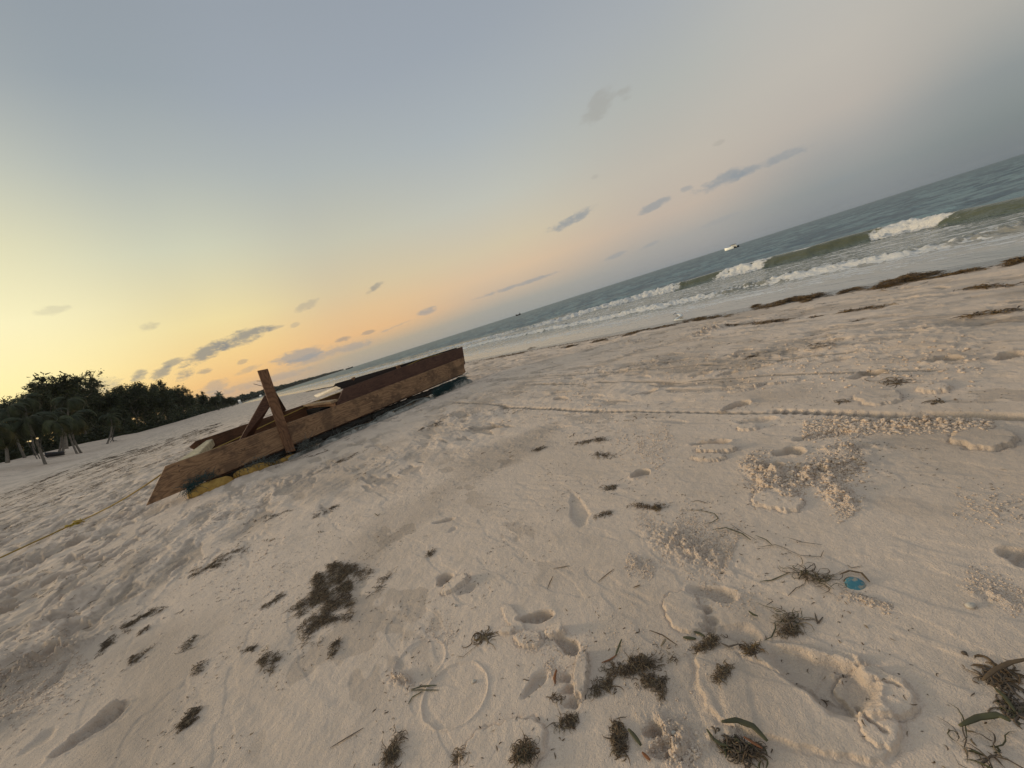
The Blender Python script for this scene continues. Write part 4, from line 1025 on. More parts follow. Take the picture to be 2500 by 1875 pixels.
WR = [ # wrack along the water: ginger-brown heaps
 ('largest ginger-brown seaweed heap on the wrack line at the right', (2142, 702), (2280, 670), 24, 1500, .22, .10),
 ('long low ginger seaweed heap in the middle of the wrack line', (1862, 750), (2015, 720), 15, 1300, .20, .08),
 ('small dark seaweed heap just left of the largest wrack heap', (2055, 714), (2115, 704), 9, 420, .18, .05),
 ('thin brown wrack strip running right from the largest heap', (2288, 677), (2408, 655), 7, 420, .18, .04),
 ('brown wrack heap cut by the right edge', (2465, 646), (2500, 636), 10, 420, .2, .07),
 ('yellowish wrack patch by the white curl of foam', (1672, 786), (1786, 769), 10, 700, .2, .05),
 ('small round ginger wrack clump left of the long low heap', (1835, 752), (1856, 747), 9, 200, .16, .06),
 ('distant brown wrack patch left of the foam curl', (1443, 836), (1488, 830), 6, 300, .22, .05),
 ('short wrack strip between the distant patches', (1518, 823), (1588, 804), 5, 360, .22, .05),
 ('branching brown wrack strip lower than the foam curl', (1826, 796), (1928, 784), 5, 240, .2, .03),
 ('long thin weed strip below the long low heap', (2045, 767), (2168, 748), 4, 120, .18, .02),
 ('little weed strip left of the long thin one', (1985, 776), (2022, 770), 4, 90, .16, .02),
 ('weed strip below the right part of the wrack line', (2355, 706), (2500, 695), 4, 130, .18, .03),
 ('pair of dark weed strokes at the right edge under the wrack', (2352, 782), (2500, 760), 4, 80, .16, .02),
 ('tiny distant wrack patch nearest the raft end', (1288, 853), (1310, 849), 4, 130, .25, .05),
 ('flat wrack strip right of the raft end', (1180, 880), (1276, 862), 4, 420, .25, .04),
 ('wrack patch between raft end and foam curl', (1365, 851), (1412, 842), 4, 260, .22, .04),
 ('low wrack scraps under the foam curl', (1590, 806), (1660, 792), 5, 300, .2, .04),
 ('small wrack knot below the long low heap', (1960, 738), (1985, 733), 6, 110, .14, .04),
 ('dark wrack bits beside the sand lump', (1770, 800), (1800, 795), 5, 120, .16, .04),
]
for (lab, a, b, wp_, n, L_, hg) in WR:
    weed('wrack_heap', lab, S, a, b, wp_ * .55, int(n * .9), GI, L_ * .6, .011, .018, hg * .9, .9, along=.3, seg=4, raw=True)
# single leaves and twigs
def leaf(name, label, pts, w, mi, cat='leaf', thick=.0015, lift=.004):
    P = [on(*p) for p in pts]; 
    mb = MB(); n = len(P); V = []
    Q = []
    for i in range(n - 1):
        for k in range(4): Q.append(P[i] * (1 - k / 4) + P[i + 1] * k / 4)
    Q.append(P[-1])
    w *= .62; rads = [w / 2 * (.15 + .95 * math.sin(math.pi * (i + .4) / len(Q)) ** .6) for i in range(len(Q))]
    Q = [q + np.array([0, 0, lift]) for q in Q]
    mb.tube(Q, rads, 6, flat=.22)
    return mb.obj(name, WEEDS[mi], None, smooth=True, label=label, category=cat)
leaf('eelgrass_strand', 'green eelgrass blade on top of the crumbled sand patch', [(1742, 1303), (1775, 1298), (1815, 1312), (1835, 1328)], .010, 2, 'seaweed', lift=.012)
leaf('dry_twig', 'thin dark twig beside the green blade', [(1785, 1290), (1820, 1312), (1850, 1330)], .004, 0, 'twig', lift=.014)
leaf('seaweed_strand', 'long thin weed blade reaching left from the olive tangle', [(1856, 1424), (1885, 1420), (1930, 1402)], .007, 2, 'seaweed')
leaf('seaweed_strand', 'curved weed blade over the broken sand left of the cap', [(1846, 1314), (1872, 1325), (1886, 1338)], .007, 2, 'seaweed', lift=.008)
leaf('seaweed_strand', 'brown weed blade lying flat on the broken sand', [(1852, 1344), (1895, 1338), (1925, 1348)], .006, 3, 'seaweed', lift=.008)
leaf('seaweed_strand', 'weed stem arching over the cracked sand plate', [(1925, 1320), (1960, 1332), (2008, 1338)], .005, 0, 'seaweed', lift=.010)
leaf('seaweed_strand', 'weed stem curving along the plate edge', [(1915, 1345), (1955, 1362), (2005, 1366), (2012, 1350)], .004, 0, 'seaweed', lift=.006)
leaf('dry_twig', 'short black hooked twig above the blue cap', [(2068, 1382), (2080, 1390), (2105, 1385)], .004, 0, 'twig')
leaf('dry_twig', 'dark forked twig below the olive tangle', [(1925, 1458), (1945, 1440), (1968, 1432)], .004, 0, 'twig')
leaf('dry_twig', 'thin weed stem pointing right towards a dark scrap', [(1958, 1518), (1985, 1515), (2000, 1522)], .003, 0, 'twig')
leaf('dark_scrap', 'folded black weed scrap at the end of the thin stem', [(1990, 1500), (1997, 1526), (2010, 1510)], .007, 0, 'seaweed')
leaf('eelgrass_strand', 'bright olive forked stem below the sparse tangle', [(1868, 1575), (1885, 1560), (1895, 1540), (1893, 1525)], .006, 2, 'seaweed', lift=.006)
leaf('straw', 'pale folded straw over the dark tuft', [(1900, 1535), (1915, 1518), (1932, 1532)], .003, 3, 'straw', lift=.014)
leaf('fallen_leaf', 'rounded green leaf left of the black mat', [(1668, 1558), (1682, 1560), (1700, 1562)], .018, 2)
leaf('fallen_leaf', 'yellow-green leaf tip beside the rounded green leaf', [(1695, 1545), (1708, 1548), (1722, 1556)], .014, 2)
leaf('fallen_leaf', 'small green leaf standing above the weedy rim', [(1830, 1500), (1840, 1508), (1852, 1512)], .012, 2, lift=.01)
leaf('dry_twig', 'black stick lying along the edge of the big hollow', [(1762, 1580), (1782, 1590), (1806, 1584)], .010, 0, 'twig', lift=.008)
leaf('fallen_leaf', 'orange leaf strip standing in the narrow print', [(1356, 1672), (1354, 1655), (1359, 1636)], .012, 4)
leaf('fallen_leaf', 'yellow and orange leaf left of the centre mat', [(1470, 1622), (1490, 1614), (1508, 1602)], .009, 4)
leaf('eelgrass_strand', 'dark green blade over the yellow leaf', [(1505, 1608), (1512, 1590), (1520, 1568)], .010, 2, 'seaweed', lift=.01)
leaf('dry_twig', 'brown stick poking right out of the centre mat', [(1588, 1548), (1620, 1560), (1658, 1586)], .007, 1, 'twig', lift=.014)
leaf('wood_chip', 'pale short wood chip on the centre mat', [(1617, 1590), (1624, 1578), (1628, 1570)], .012, 3, 'wood chip', lift=.016)
leaf('olive_stick', 'olive stick with a dark tuft lying across the ringed print', [(1004, 1682), (1030, 1674), (1066, 1672)], .009, 2, 'twig', lift=.006)
leaf('olive_stick', 'second thinner olive stick under the first', [(1003, 1682), (1035, 1682), (1070, 1682)], .006, 2, 'twig', lift=.003)
leaf('eelgrass_strand', 'pale yellow-green blade fading into the sand at the ringed print', [(995, 1716), (1005, 1698), (1030, 1685)], .007, 2, 'seaweed')
leaf('eelgrass_strand', 'olive green blade leaning over the bottom hole', [(1536, 1786), (1552, 1806), (1568, 1828)], .016, 2, 'seaweed', lift=.012)
leaf('fallen_leaf', 'orange-brown leaf below the olive green blade', [(1568, 1838), (1578, 1848), (1588, 1858)], .012, 4)
leaf('eelgrass_strand', 'green blade curling at the left of the bottom right bunch', [(1730, 1798), (1745, 1815), (1762, 1826), (1782, 1830)], .012, 2, 'seaweed', lift=.012)
leaf('eelgrass_strand', 'wide dark green frond topping the bottom right bunch', [(1770, 1796), (1805, 1786), (1845, 1800), (1880, 1835)], .022, 2, 'seaweed', lift=.030)
leaf('fallen_leaf', 'orange strip inside the bottom right bunch', [(1822, 1824), (1845, 1838), (1868, 1852)], .010, 4, lift=.03)
leaf('eelgrass_strand', 'arched green frond at the lower right corner', [(2345, 1795), (2390, 1775), (2440, 1768), (2470, 1785)], .020, 2, 'seaweed', lift=.02)
leaf('seaweed_strand', 'arched brown frond at the right edge', [(2400, 1680), (2430, 1655), (2470, 1640), (2520, 1630)], .016, 1, 'seaweed', lift=.02)
leaf('eelgrass_strand', 'olive frond dropping between the two right edge heaps', [(2430, 1690), (2455, 1715), (2480, 1750)], .012, 2, 'seaweed', lift=.01)
leaf('seaweed_strand', 'curled weed string with a pale middle above the crumbled patch', [(1660, 1250), (1710, 1250), (1745, 1258), (1755, 1270), (1740, 1280), (1720, 1284)], .006, 2, 'seaweed')
leaf('seaweed_strand', 'short curled weed string above the curled one', [(1686, 1230), (1705, 1227), (1730, 1234)], .006, 0, 'seaweed')
leaf('seaweed_strand', 'thin brown string trailing from the reddish weed', [(1115, 1602), (1130, 1605), (1148, 1590), (1160, 1580)], .003, 1, 'seaweed')
leaf('dry_twig', 'long dark twig buried in the left foreground sand', [(805, 1824), (840, 1803), (886, 1775)], .007, 0, 'twig')
leaf('seaweed_strand', 'small dark weed stroke left of the crumbled patch', [(1352, 1392), (1375, 1388), (1392, 1386)], .006, 1, 'seaweed')
leaf('seaweed_strand', 'upright weed stroke above the print with two slabs', [(1338, 1442), (1344, 1425), (1352, 1410)], .006, 0, 'seaweed')
leaf('seaweed_strand', 'brown weed stroke slanting up to the right in the centre', [(1462, 1424), (1478, 1410), (1502, 1395)], .006, 1, 'seaweed')
leaf('seaweed_strand', 'tiny leaf-shaped scrap right of the slanting stroke', [(1548, 1440), (1565, 1434)], .008, 1, 'seaweed')
leaf('fallen_leaf', 'tiny yellow-green leaf scrap left of the toe print', [(914, 1252), (922, 1258), (928, 1252)], .010, 2)
# litter too small to count
def litter():
    rng = random.Random(21); V = []; F = []; MI = []
    def put(x_, y_, L_, w_, mi):
        strand(V, F, MI, (x_, y_, hz(x_, y_) + .0005), rng.uniform(0, 6.28), L_, w_, L_ * .12, rng, mi, seg=3, curl=.7)
    for i in range(5200):       # near field specks
        r_ = rng.uniform(.5, 1) ** .5 * 4.2 * rng.random() ** .5; a = R(rng.uniform(-62, 54)); x_, y_ = r_ * math.sin(a), r_ * math.cos(a)
        if float(perlin(np.array([x_ / .45]), np.array([y_ / .45]))[0]) < .05: continue
        put(x_, y_, rng.uniform(.004, .02), rng.uniform(.0015, .004), rng.choice((0, 0, 1, 3)))
    patches = []
    for i in range(620):       # brown drifts in the trampled band
        ss, tt = rng.uniform(-11, -1.2), 1 + 40 * rng.random() ** 1.7; patches.append((ss, tt, rng.uniform(.03, .20), rng.uniform(.08, .45)))
    for i in range(330):
        patches.append((rng.uniform(-1, 8.8), 1.5 + 25 * rng.random() ** 1.3, rng.uniform(.015, .06), rng.uniform(.05, .35)))
    for i in range(170):
        tt_ = 62 * rng.random() ** 1.4; patches.append((9.15 + .22 * math.sin(tt_ * .7) + rng.gauss(0, .10), tt_, rng.uniform(.03, .09), rng.uniform(.2, .9)))
    for (ss, tt, a_, b_) in patches:
        for k in range(int(45 * (a_ * b_ / .06) ** .6)):
            s_, t_ = ss + rng.gauss(0, a_), tt + rng.gauss(0, b_)
            x_, y_ = s_ * NS[0] + t_ * TS[0], s_ * NS[1] + t_ * TS[1]; rr_ = math.hypot(x_, y_)
            if rr_ < 2.2 or (-1 < ss < 8 and rr_ < 3.2): continue
            if rr_ > 20 and rng.random() < .4: continue
            f_ = max(1, rr_ / 9)
            put(x_, y_, rng.uniform(.03, .09) * f_, rng.uniform(.004, .008) * f_, rng.choice((0, 0, 1, 1, 3)))
    me = mesh_np('seaweed_litter', np.array(V), np.array(F)); me.polygons.foreach_set('material_index', np.array(MI, np.int32))
    link('seaweed_litter', me, WEEDS, kind='stuff')
litter()
def crumbs():
    import itertools
    rng = np.random.RandomState(4)
    ph = (1 + 5 ** .5) / 2
    iv = np.array([(-1, ph, 0), (1, ph, 0), (-1, -ph, 0), (1, -ph, 0), (0, -1, ph), (0, 1, ph), (0, -1, -ph), (0, 1, -ph), (ph, 0, -1), (ph, 0, 1), (-ph, 0, -1), (-ph, 0, 1)]) / 1.9
    itf = np.array([(0, 11, 5), (0, 5, 1), (0, 1, 7), (0, 7, 10), (0, 10, 11), (1, 5, 9), (5, 11, 4), (11, 10, 2), (10, 7, 6), (7, 1, 8), (3, 9, 4), (3, 4, 2), (3, 2, 6), (3, 6, 8), (3, 8, 9), (4, 9, 5), (2, 4, 11), (6, 2, 10), (8, 6, 7), (9, 8, 1)])
    Vs = []; Fs = []; k = 0
    zones = [((1560, 1255), (1640, 1330), 40, 700, .0028), ((1640, 1300), (1790, 1360), 80, 3200, .0030), ((1530, 1375), (1600, 1400), 30, 500, .0032), ((1830, 1110), (1880, 1200), 40, 600, .006),
             ((1900, 1190), (2110, 1120), 45, 1500, .007), ((2030, 1180), (2080, 1260), 40, 600, .005), ((1960, 1050), (2120, 1035), 30, 900, .008), ((2100, 1035), (2420, 1035), 24, 1300, .008),
             ((2050, 1450), (2180, 1485), 14, 420, .0028), ((2360, 1400), (2500, 1480), 44, 600, .0026), ((2330, 1240), (2500, 1250), 60, 300, .0035), ((1270, 1560), (1440, 1600), 40, 500, .0024),
             ((1330, 1620), (1370, 1650), 24, 300, .0024), ((1480, 1480), (1660, 1720), 130, 500, .0022), ((1040, 1530), (1110, 1560), 34, 300, .0024), ((1640, 1060), (1560, 1100), 50, 500, .005),
             ((1700, 1440), (1850, 1480), 40, 500, .0024), ((1600, 1790), (1700, 1860), 60, 260, .004), ((-20, 1720), (200, 1590), 90, 1500, .005), ((560, 1480), (760, 1400), 120, 300, .003),
             ((1500, 1060), (1620, 1140), 60, 400, .005), ((950, 1000), (1500, 960), 80, 900, .009), ((1600, 900), (2400, 880), 80, 900, .010), ((960, 1650), (1010, 1670), 14, 150, .003),
             ((200, 1300), (700, 1330), 200, 1200, .006)]
    for a, b, wp_, n, sz in zones:
        for i in range(int(n * 2.3)):
            u = rng.rand(); v = rng.randn() * .45
            ln_ = math.hypot(b[0] - a[0], b[1] - a[1]); ox, oy = -(b[1] - a[1]) / ln_ * wp_ * v, (b[0] - a[0]) / ln_ * wp_ * v
            p = at(a[0] + (b[0] - a[0]) * u + ox, a[1] + (b[1] - a[1]) * u + oy)
            s_ = sz * .42 * (.4 + rng.rand() ** 4 * 3.2)
            q = iv[:, [rng.randint(3), 2, 1]] * s_ * (.35 + 1.1 * rng.rand(12, 1)) if False else iv * s_ * (.35 + 1.1 * rng.rand(12, 1)) * (.6 + .8 * rng.rand(1, 3)) * [1, 1, .7] + [p[0], p[1], hz(p[0], p[1]) + s_ * .1]
            Vs.append(q); Fs.append(itf + k); k += 12
    me = mesh_np('sand_crumbs', np.concatenate(Vs), np.concatenate(Fs))
    link('sand_crumbs', me, SAND, kind='stuff')
crumbs()
# blue cap
cp = on(2090, 1432); nrm = Vector((-.10, -.42, 1)).normalized()
cp[2] -= .004
CAP = thing('bottle_cap', 'worn turquoise blue round cap half buried beside the olive seaweed tangle', 'bottle cap', (cp[0], cp[1], cp[2] + .006))
CAP.rotation_euler = nrm.to_track_quat('Z', 'Y').to_euler()
mb = MB(); prof = [(0, .006), (.012, .0058), (.019, .005), (.0235, .003), (.026, .0), (.0265, -.006), (.0265, -.012)]
V = []; F = []; n = 36
for r_, z_ in prof:
    for j in range(n):
        a = 2 * math.pi * j / n; q = r_ * (1 + (.02 if (j % 2 and r_ > .025) else 0)); V.append((q * math.cos(a), q * math.sin(a), z_ + .0006 * math.sin(3 * a) * (r_ > .01)))
for i in range(len(prof) - 1):
    for j in range(n): F.append((i * n + j, (i + 1) * n + j, (i + 1) * n + (j + 1) % n, i * n + (j + 1) % n))
mb.add(V, F)
m, t_, b_ = material('blue_plastic'); P = t_.node('ShaderNodeTexCoord').outputs['Object']
nn = t_.noise(P, 55, 5, .65)
t_.l.new(t_.mix(t_.smooth(nn, .52, .62), (.04, .17, .22, 1), (.30, .27, .21, 1)), b_.inputs['Base Color']); b_.inputs['Roughness'].default_value = .6
mb.obj('lid', m, CAP, smooth=True)
mb = MB(); pts = [(.0275 * math.cos(a), .0275 * math.sin(a), -.006) for a in np.linspace(-.9, 2.4, 20)]
mb.tube(pts, .0025, 5); mb.obj('seal_ring', WEEDS[1], CAP, smooth=True)
leaf('fallen_leaf', 'brown leaf curled over the top of the blue cap', [(2052, 1412), (2075, 1402), (2105, 1408), (2125, 1430)], .012, 1, lift=.010)
# shells and pebbles
PEB = simple('shell', (.55, .5, .42), (.4, .35, .3), 30, .6)
for lab, p, s_ in (('pale pebble beside the round hole at the bottom', (1600, 1788), .007), ('second pale pebble right of the round hole', (1645, 1790), .006), ('flat tan shell on the open sand right of the cap', (2370, 1482), .010),
                  ('tiny white shell bit high on the right sand', (2144, 734), .02), ('dark pebble alone on the smooth sand at the right', (2355, 1600), .005), ('sand-coated lump left of the slabs', (1113, 1480), .006), ('pale crumb inside the ringed print', (1157, 1662), .007)):
    P_ = on(*p); rg2 = random.Random(p[0]); ico = []
    mb = MB(); V = []; F = []; nu, nv = 10, 6
    for i in range(nv + 1):
        th = math.pi * i / nv
        for j in range(nu):
            a = 2 * math.pi * j / nu; kk = s_ * (1 + .15 * rg2.uniform(-1, 1)); V.append((1.3 * kk * math.sin(th) * math.cos(a), kk * math.sin(th) * math.sin(a), .7 * kk * math.cos(th)))
    for i in range(nv):
        for j in range(nu): F.append((i * nu + j, (i + 1) * nu + j, (i + 1) * nu + (j + 1) % nu, i * nu + (j + 1) % nu))
    mb.add(V, F); o = mb.obj('pebble', PEB if 'dark' not in lab else WEEDS[0], None, smooth=True, label=lab, category='pebble' if 'shell' not in lab else 'shell'); o.location = (P_[0], P_[1], P_[2] + s_ * .3)
    if 'shell' in lab: o.name = 'shell'
# white curl of foam at the water's edge
mb = MB(); pf_ = [(1642, 770), (1650, 764), (1660, 768), (1664, 771), (1655, 776), (1648, 781), (1662, 780), (1676, 778)]
pp = [at(px_, py_, -.37) for px_, py_ in pf_]
mb.tube(pp, [.015, .03, .05, .05, .05, .04, .03, .015], 7, flat=.4)
mb.obj('foam_curl', simple('white_foam', (.75, .74, .70), (.6, .6, .56), 8, .8, .5, 30, .02), None, smooth=True, label='white curl of foam left at the water edge by the yellowish wrack', category='foam')

# ------------------------------------------------------------------ trees behind the dune
FOL = []
for i, (c1, c2) in enumerate((((.050, .062, .022), (.020, .028, .012)), ((.075, .085, .028), (.032, .040, .015)), ((.12, .105, .03), (.05, .05, .018)))):
    FOL.append(simple('foliage', c1, c2, .5, .75))
BARK = simple('bark', (.20, .175, .145), (.12, .10, .08), 6, .9, .5, 20, .02)
PBARK = simple('palm_bark', (.24, .215, .18), (.14, .12, .10), 8, .9, .6, 30, .02)
def leaf_cards(P, size, rng, droop=.3, aspect=3.0):
    """one slim quad-leaf per point, curved in two faces"""
    n = len(P); d = rng.randn(n, 3); d[:, 2] = d[:, 2] * .7 - droop + .3; d /= np.linalg.norm(d, axis=1)[:, None]
    w = np.cross(d, rng.randn(n, 3)); w /= np.linalg.norm(w, axis=1)[:, None]
    L_ = size * (.6 + .8 * rng.rand(n, 1)); W_ = L_ / aspect
    a = P - w * W_ * .5; b = P + w * W_ * .5; c = P + d * L_ + w * W_ * .15; e = P + d * L_ - w * W_ * .15
    V = np.stack([a, b, c, e], 1).reshape(-1, 3); F = np.arange(4 * n).reshape(n, 4)
    return V, F
def broad_tree_meshes(seed, h=12.0, spread=5.0, n=5200, ttop=.35, leaf_s=.55):
    rng = np.random.RandomState(seed); rr_ = random.Random(seed)
    mb = MB(); tips = []
    def limb(p, d, L_, r0, depth):
        pts = [p]; rads = [r0]
        for k in range(5):
            d = d + np.array([rr_.gauss(0, .13), rr_.gauss(0, .13), rr_.gauss(.03, .08)]); d /= np.linalg.norm(d)
            p = p + d * L_ / 5; pts.append(p); rads.append(r0 * (1 - .11 * (k + 1)))
            if depth < 2 and k >= 1:
                for _ in range(2 if depth == 0 else 1):
                    e = d + np.array([rr_.gauss(0, .8), rr_.gauss(0, .8), rr_.gauss(.15, .35)]); e /= np.linalg.norm(e)
                    limb(p, e, L_ * rr_.uniform(.45, .7), rads[-1] * .6, depth + 1)
        mb.tube(pts, rads, 6); tips.append((pts[-1], depth)); tips.append((pts[-3], depth))
    limb(np.array([0, 0, -.4]), np.array([rr_.gauss(0, .1), rr_.gauss(0, .1), 1.0]), h * .72, h * .022, 0)
    T_ = np.array([t[0] for t in tips if t[0][2] > h * .14]); kf = spread / max(.1, np.abs(T_[:, :2]).max()); T_[:, :2] *= kf; mb.v = [(v_[0] * kf, v_[1] * kf, v_[2] * .96) for v_ in mb.v]
    T_ = np.concatenate([T_, T_ + rng.randn(len(T_), 3) * [.6, .6, .5]])
    low = np.stack([rng.randn(14) * spread * .5, rng.randn(14) * spread * .5, rng.rand(14) * h * .35 + .5], 1)
    T_ = np.concatenate([T_, low])
    ctr = T_[rng.randint(0, len(T_), n)]; rad = .22 + .62 * rng.rand(n, 1) ** 1.5
    P = ctr + rng.randn(n, 3) * [1, 1, 1.15] * rad * .62
    P = P[(P[:, 2] > .3)]
    V, F = leaf_cards(P, leaf_s, rng)
    fm = mesh_np('crown', V, F, False); fm.materials.append(FOL[0]); fm.materials.append(FOL[1])
    fm.polygons.foreach_set('material_index', (rng.rand(len(F)) < .3).astype(np.int32))
    tm = mb.mesh('trunk', True); tm.materials.append(BARK)
    top = float(np.percentile(P[:, 2], 99.7))
    return tm, fm, top
BT = [broad_tree_meshes(s_, 12, sp, n_, leaf_s=ls) for s_, sp, n_, ls in ((1, 5.0, 6500, .5), (2, 4.4, 6000, .45), (3, 5.6, 7500, .5), (5, 4.0, 5200, .6))]
def place_tree(az_, r_, top_el, variant, label, group='dark trees behind the dune', sx=1.0):
    x_, y_ = r_ * math.sin(R(az_)), r_ * math.cos(R(az_)); z_ = gz(x_, y_)
    want = EYE[2] + r_ * math.tan(R(top_el)) - z_
    tm, fm, top = BT[variant]; k = max(.15, want / top)
    rt = thing('dune_tree', label, 'tree', (x_, y_, z_), group)
    rt.rotation_euler = (0, 0, random.Random(int(r_ * 10 + az_ * 7)).uniform(0, 6.28)); rt.scale = (k * sx, k * sx, k)
    o1 = bpy.data.objects.new('trunk', tm); COL.objects.link(o1); o1.parent = rt
    o2 = bpy.data.objects.new('crown', fm); COL.objects.link(o2); o2.parent = rt
EL = [(-64, 8.0), (-58, 8.2), (-54, 7.0), (-51.2, 6.7), (-50.4, 7.3), (-49.2, 7.5), (-48.2, 7.9), (-47.2, 7.6), (-46.4, 6.9), (-45.7, 5.4), (-45.0, 4.6), (-44.4, 4.9), (-43.7, 5.7), (-42.9, 4.9), (-42.3, 5.3), (-41.6, 5.2), (-40.9, 4.7), (-40.1, 4.1), (-39.2, 3.4), (-38.4, 2.9), (-37.6, 2.4), (-36.8, 1.9), (-36.0, 1.5), (-35.3, 1.2), (-34.7, 1.0)]
def eltop(a): return float(np.interp(a, [e[0] for e in EL], [e[1] for e in EL]))
rt_ = random.Random(14)
def crest_r(a):
    an = math.radians(-35 - a)
    for r_ in np.arange(30, 900, 2.0):
        s_ = -r_ * math.sin(an); t_ = r_ * math.cos(an)
        k = np.interp(t_, [100, 300, 1000], [1, .5, .3])
        if s_ < -26 * k: return r_
    return 700
FRONT = ['dark bushy tree at the far left edge, behind the palms', 'dark tree behind the leftmost palm crown', 'broad dark tree left of the two tallest tops', 'tallest dark treetop behind the palms', 'second tallest treetop, right of the highest one', 'dark tree on the falling shoulder of the palms', 'low dark tree filling the dip in the tree line',
         'spiky tree just right of the dip', 'dark pointed tree right of the dip, behind the lone palm', 'rounded dark tree, second right of the dip', 'broad dark tree in the middle of the tree line', 'dense dark tree where the line starts to fall', 'dark tree halfway down the falling line',
         'smaller tree lower on the falling line', 'small tree near the low end of the line', 'small distant tree beside the raft post line', 'tiny tree at the end of the tree line']
front_az = [-56, -52.5, -50.2, -48.3, -47.1, -46.2, -45.1, -44.2, -43.4, -42.5, -41.5, -40.5, -39.5, -38.6, -37.8, -37.1, -36.4]
for i, (a, lab) in enumerate(zip(front_az, FRONT)):
    r_ = min(330, crest_r(a) * 1.04 + 1); place_tree(a, r_, eltop(a), i % 4, lab, sx=1.0 if a < -40 else .9)
seen = 0
for i in range(52):
    a = -63 + i * (29.0 / 52) + rt_.uniform(-.2, .2)
    r_ = min(380, crest_r(a) * rt_.uniform(1.12, 1.5) + 3)
    place_tree(a, r_, eltop(a) * rt_.uniform(.72, .95), rt_.randrange(4), 'dark tree deep in the wood behind the front row of trees', 'trees deep in the wood', 1.15)
# undergrowth closing the foot of the wood
def undergrowth():
    rng = np.random.RandomState(9); P = []
    for a in np.arange(-66, -35.6, .045):
        c = crest_r(a); n_ = 60
        r_ = c * (1.0 + rng.rand(n_) * .16); aa = np.radians(a + rng.randn(n_) * .03)
        x_, y_ = r_ * np.sin(aa), r_ * np.cos(aa); z_ = ground0(x_, y_) + np.minimum(1.8, np.abs(rng.randn(n_))) * c * .010 * (1 + .6 * math.sin(a * 3.1) + .4 * math.sin(a * 7.7))
        P.append(np.stack([x_, y_, z_], 1))
    P = np.concatenate(P); r_ = np.hypot(P[:, 0], P[:, 1])[:, None]
    V, F = leaf_cards(P, 1.0, rng); V = V.reshape(-1, 4, 3); V = P[:, None, :] + (V - P[:, None, :]) * (r_[:, None, :] * .006); V = V.reshape(-1, 3)
    me = mesh_np('undergrowth', V, F, False); link('undergrowth', me, FOL[0], kind='stuff')
undergrowth()
# palms
def palm(px_b, px_t, label, crown=2.6, r_=None, nf=20, seed=0, lean=None, trunk_r=.13, dead=.2):
    """px_b trunk foot, px_t crown centre in the photo"""
    rng = random.Random(seed)
    vb = ray(*px_b); px_t = (px_t[0] - 3, px_t[1] - 9)
    # walk along the ray to where it meets the dune
    P = None
    for d_ in np.arange(20, 200, .25):
        Q = EYE + vb * d_
        if gz(Q[0], Q[1]) >= Q[2]: P = Q; break
    if P is None: P = EYE + vb * 70
    dist = math.hypot(P[0], P[1]); vt = ray(*px_t); k = dist / math.hypot(vt[0], vt[1]); Tp = EYE + vt * k
    rt = thing('coconut_palm', label, 'palm tree', tuple(P), 'coconut palms on the dune slope')
    loc = Tp - P
    mb = MB(); n = 12; pts = []
    bend = np.array([rng.uniform(-.5, .5), rng.uniform(-.5, .5), 0])
    for i in range(n + 1):
        u = i / n; pts.append(loc * u + bend * math.sin(math.pi * u) * .9 + np.array([0, 0, -.3 * (1 - u)]))
    mb.tube(pts, [trunk_r * (1.45 if i == 0 else 1.12 - .45 * i / n) * (1 + .05 * (i % 2)) for i in range(n + 1)], 8)
    mb.obj('trunk', PBARK, rt, smooth=True)
    V = []; F = []; MI = []
    for f in range(nf):
        a = 2 * math.pi * f / nf + rng.uniform(-.25, .25); el_ = rng.uniform(-.5, 1.25); L_ = crown * rng.uniform(.75, 1.1)
        mi = 2 if el_ < -.15 and rng.random() < .7 else (0 if rng.random() < .6 else 1)
        p = np.array([0, 0, 0.0]); seg = 12; e = el_
        pr = [p]; 
        for i in range(seg):
            e -= .16 + .03 * i * .4; p = p + np.array([math.cos(a) * math.cos(e), math.sin(a) * math.cos(e), math.sin(e)]) * L_ / seg; pr.append(p)
        for i in range(1, seg + 1):
            dvec = pr[i] - pr[i - 1]; dvec = dvec / np.linalg.norm(dvec); side = np.cross(dvec, [0, 0, 1.0]); side /= (np.linalg.norm(side) + 1e-6)
            ll = L_ * .30 * math.sin(math.pi * (i + 1.5) / (seg + 3.5)) + .1
            for sg in (-1, 1):
                for sub in (0, .5):
                    b0 = pr[i] - dvec * L_ / seg * sub; d_ = side * sg * .75 + dvec * .55 + np.array([0, 0, -.45 - rng.uniform(0, .4)]); d_ /= np.linalg.norm(d_)
                    k_ = len(V); w_ = dvec * .045 * L_ / 2.6
                    for q in (b0 - w_, b0 + w_, b0 + d_ * ll + w_ * .2, b0 + d_ * ll - w_ * .2): V.append(q + loc)
                    F.append((k_, k_ + 1, k_ + 2, k_ + 3)); MI.append(mi)
    me = mesh_np('crown', np.array(V), np.array(F), False); me.polygons.foreach_set('material_index', np.array(MI, np.int32))
    link('crown', me, FOL, rt)
    return rt
palm((110, 1134), (72, 1040), 'palm with pale trunk leaning left, in front of the lit window', 3.0, seed=1)
palm((139, 1110), (133, 1018), 'palm with straight trunk rising from the dark boat', 2.6, seed=2)
palm((188, 1108), (163, 1035), 'left palm of the leaning close pair', 2.6, seed=3, trunk_r=.11)
palm((199, 1106), (180, 1028), 'right palm of the leaning close pair, its crown yellowish', 3.0, seed=4, trunk_r=.12, nf=24)
palm((160, 1090), (142, 1040), 'palm trunk behind the straight one, leaning to it', 2.3, seed=5, trunk_r=.11)
palm((258, 1084), (272, 1025), 'lone young palm at the right end of the palms', 2.6, seed=6, trunk_r=.12, nf=16)
palm((277, 1078), (285, 1050), 'small low palm right beside the lone young palm', 1.6, seed=7, trunk_r=.08, nf=12)
palm((15, 1123), (-2, 1050), 'palm at the left edge of the photo', 3.0, seed=8)
palm((60, 1118), (20, 1010), 'tall palm behind, second from the left edge', 3.0, seed=9)
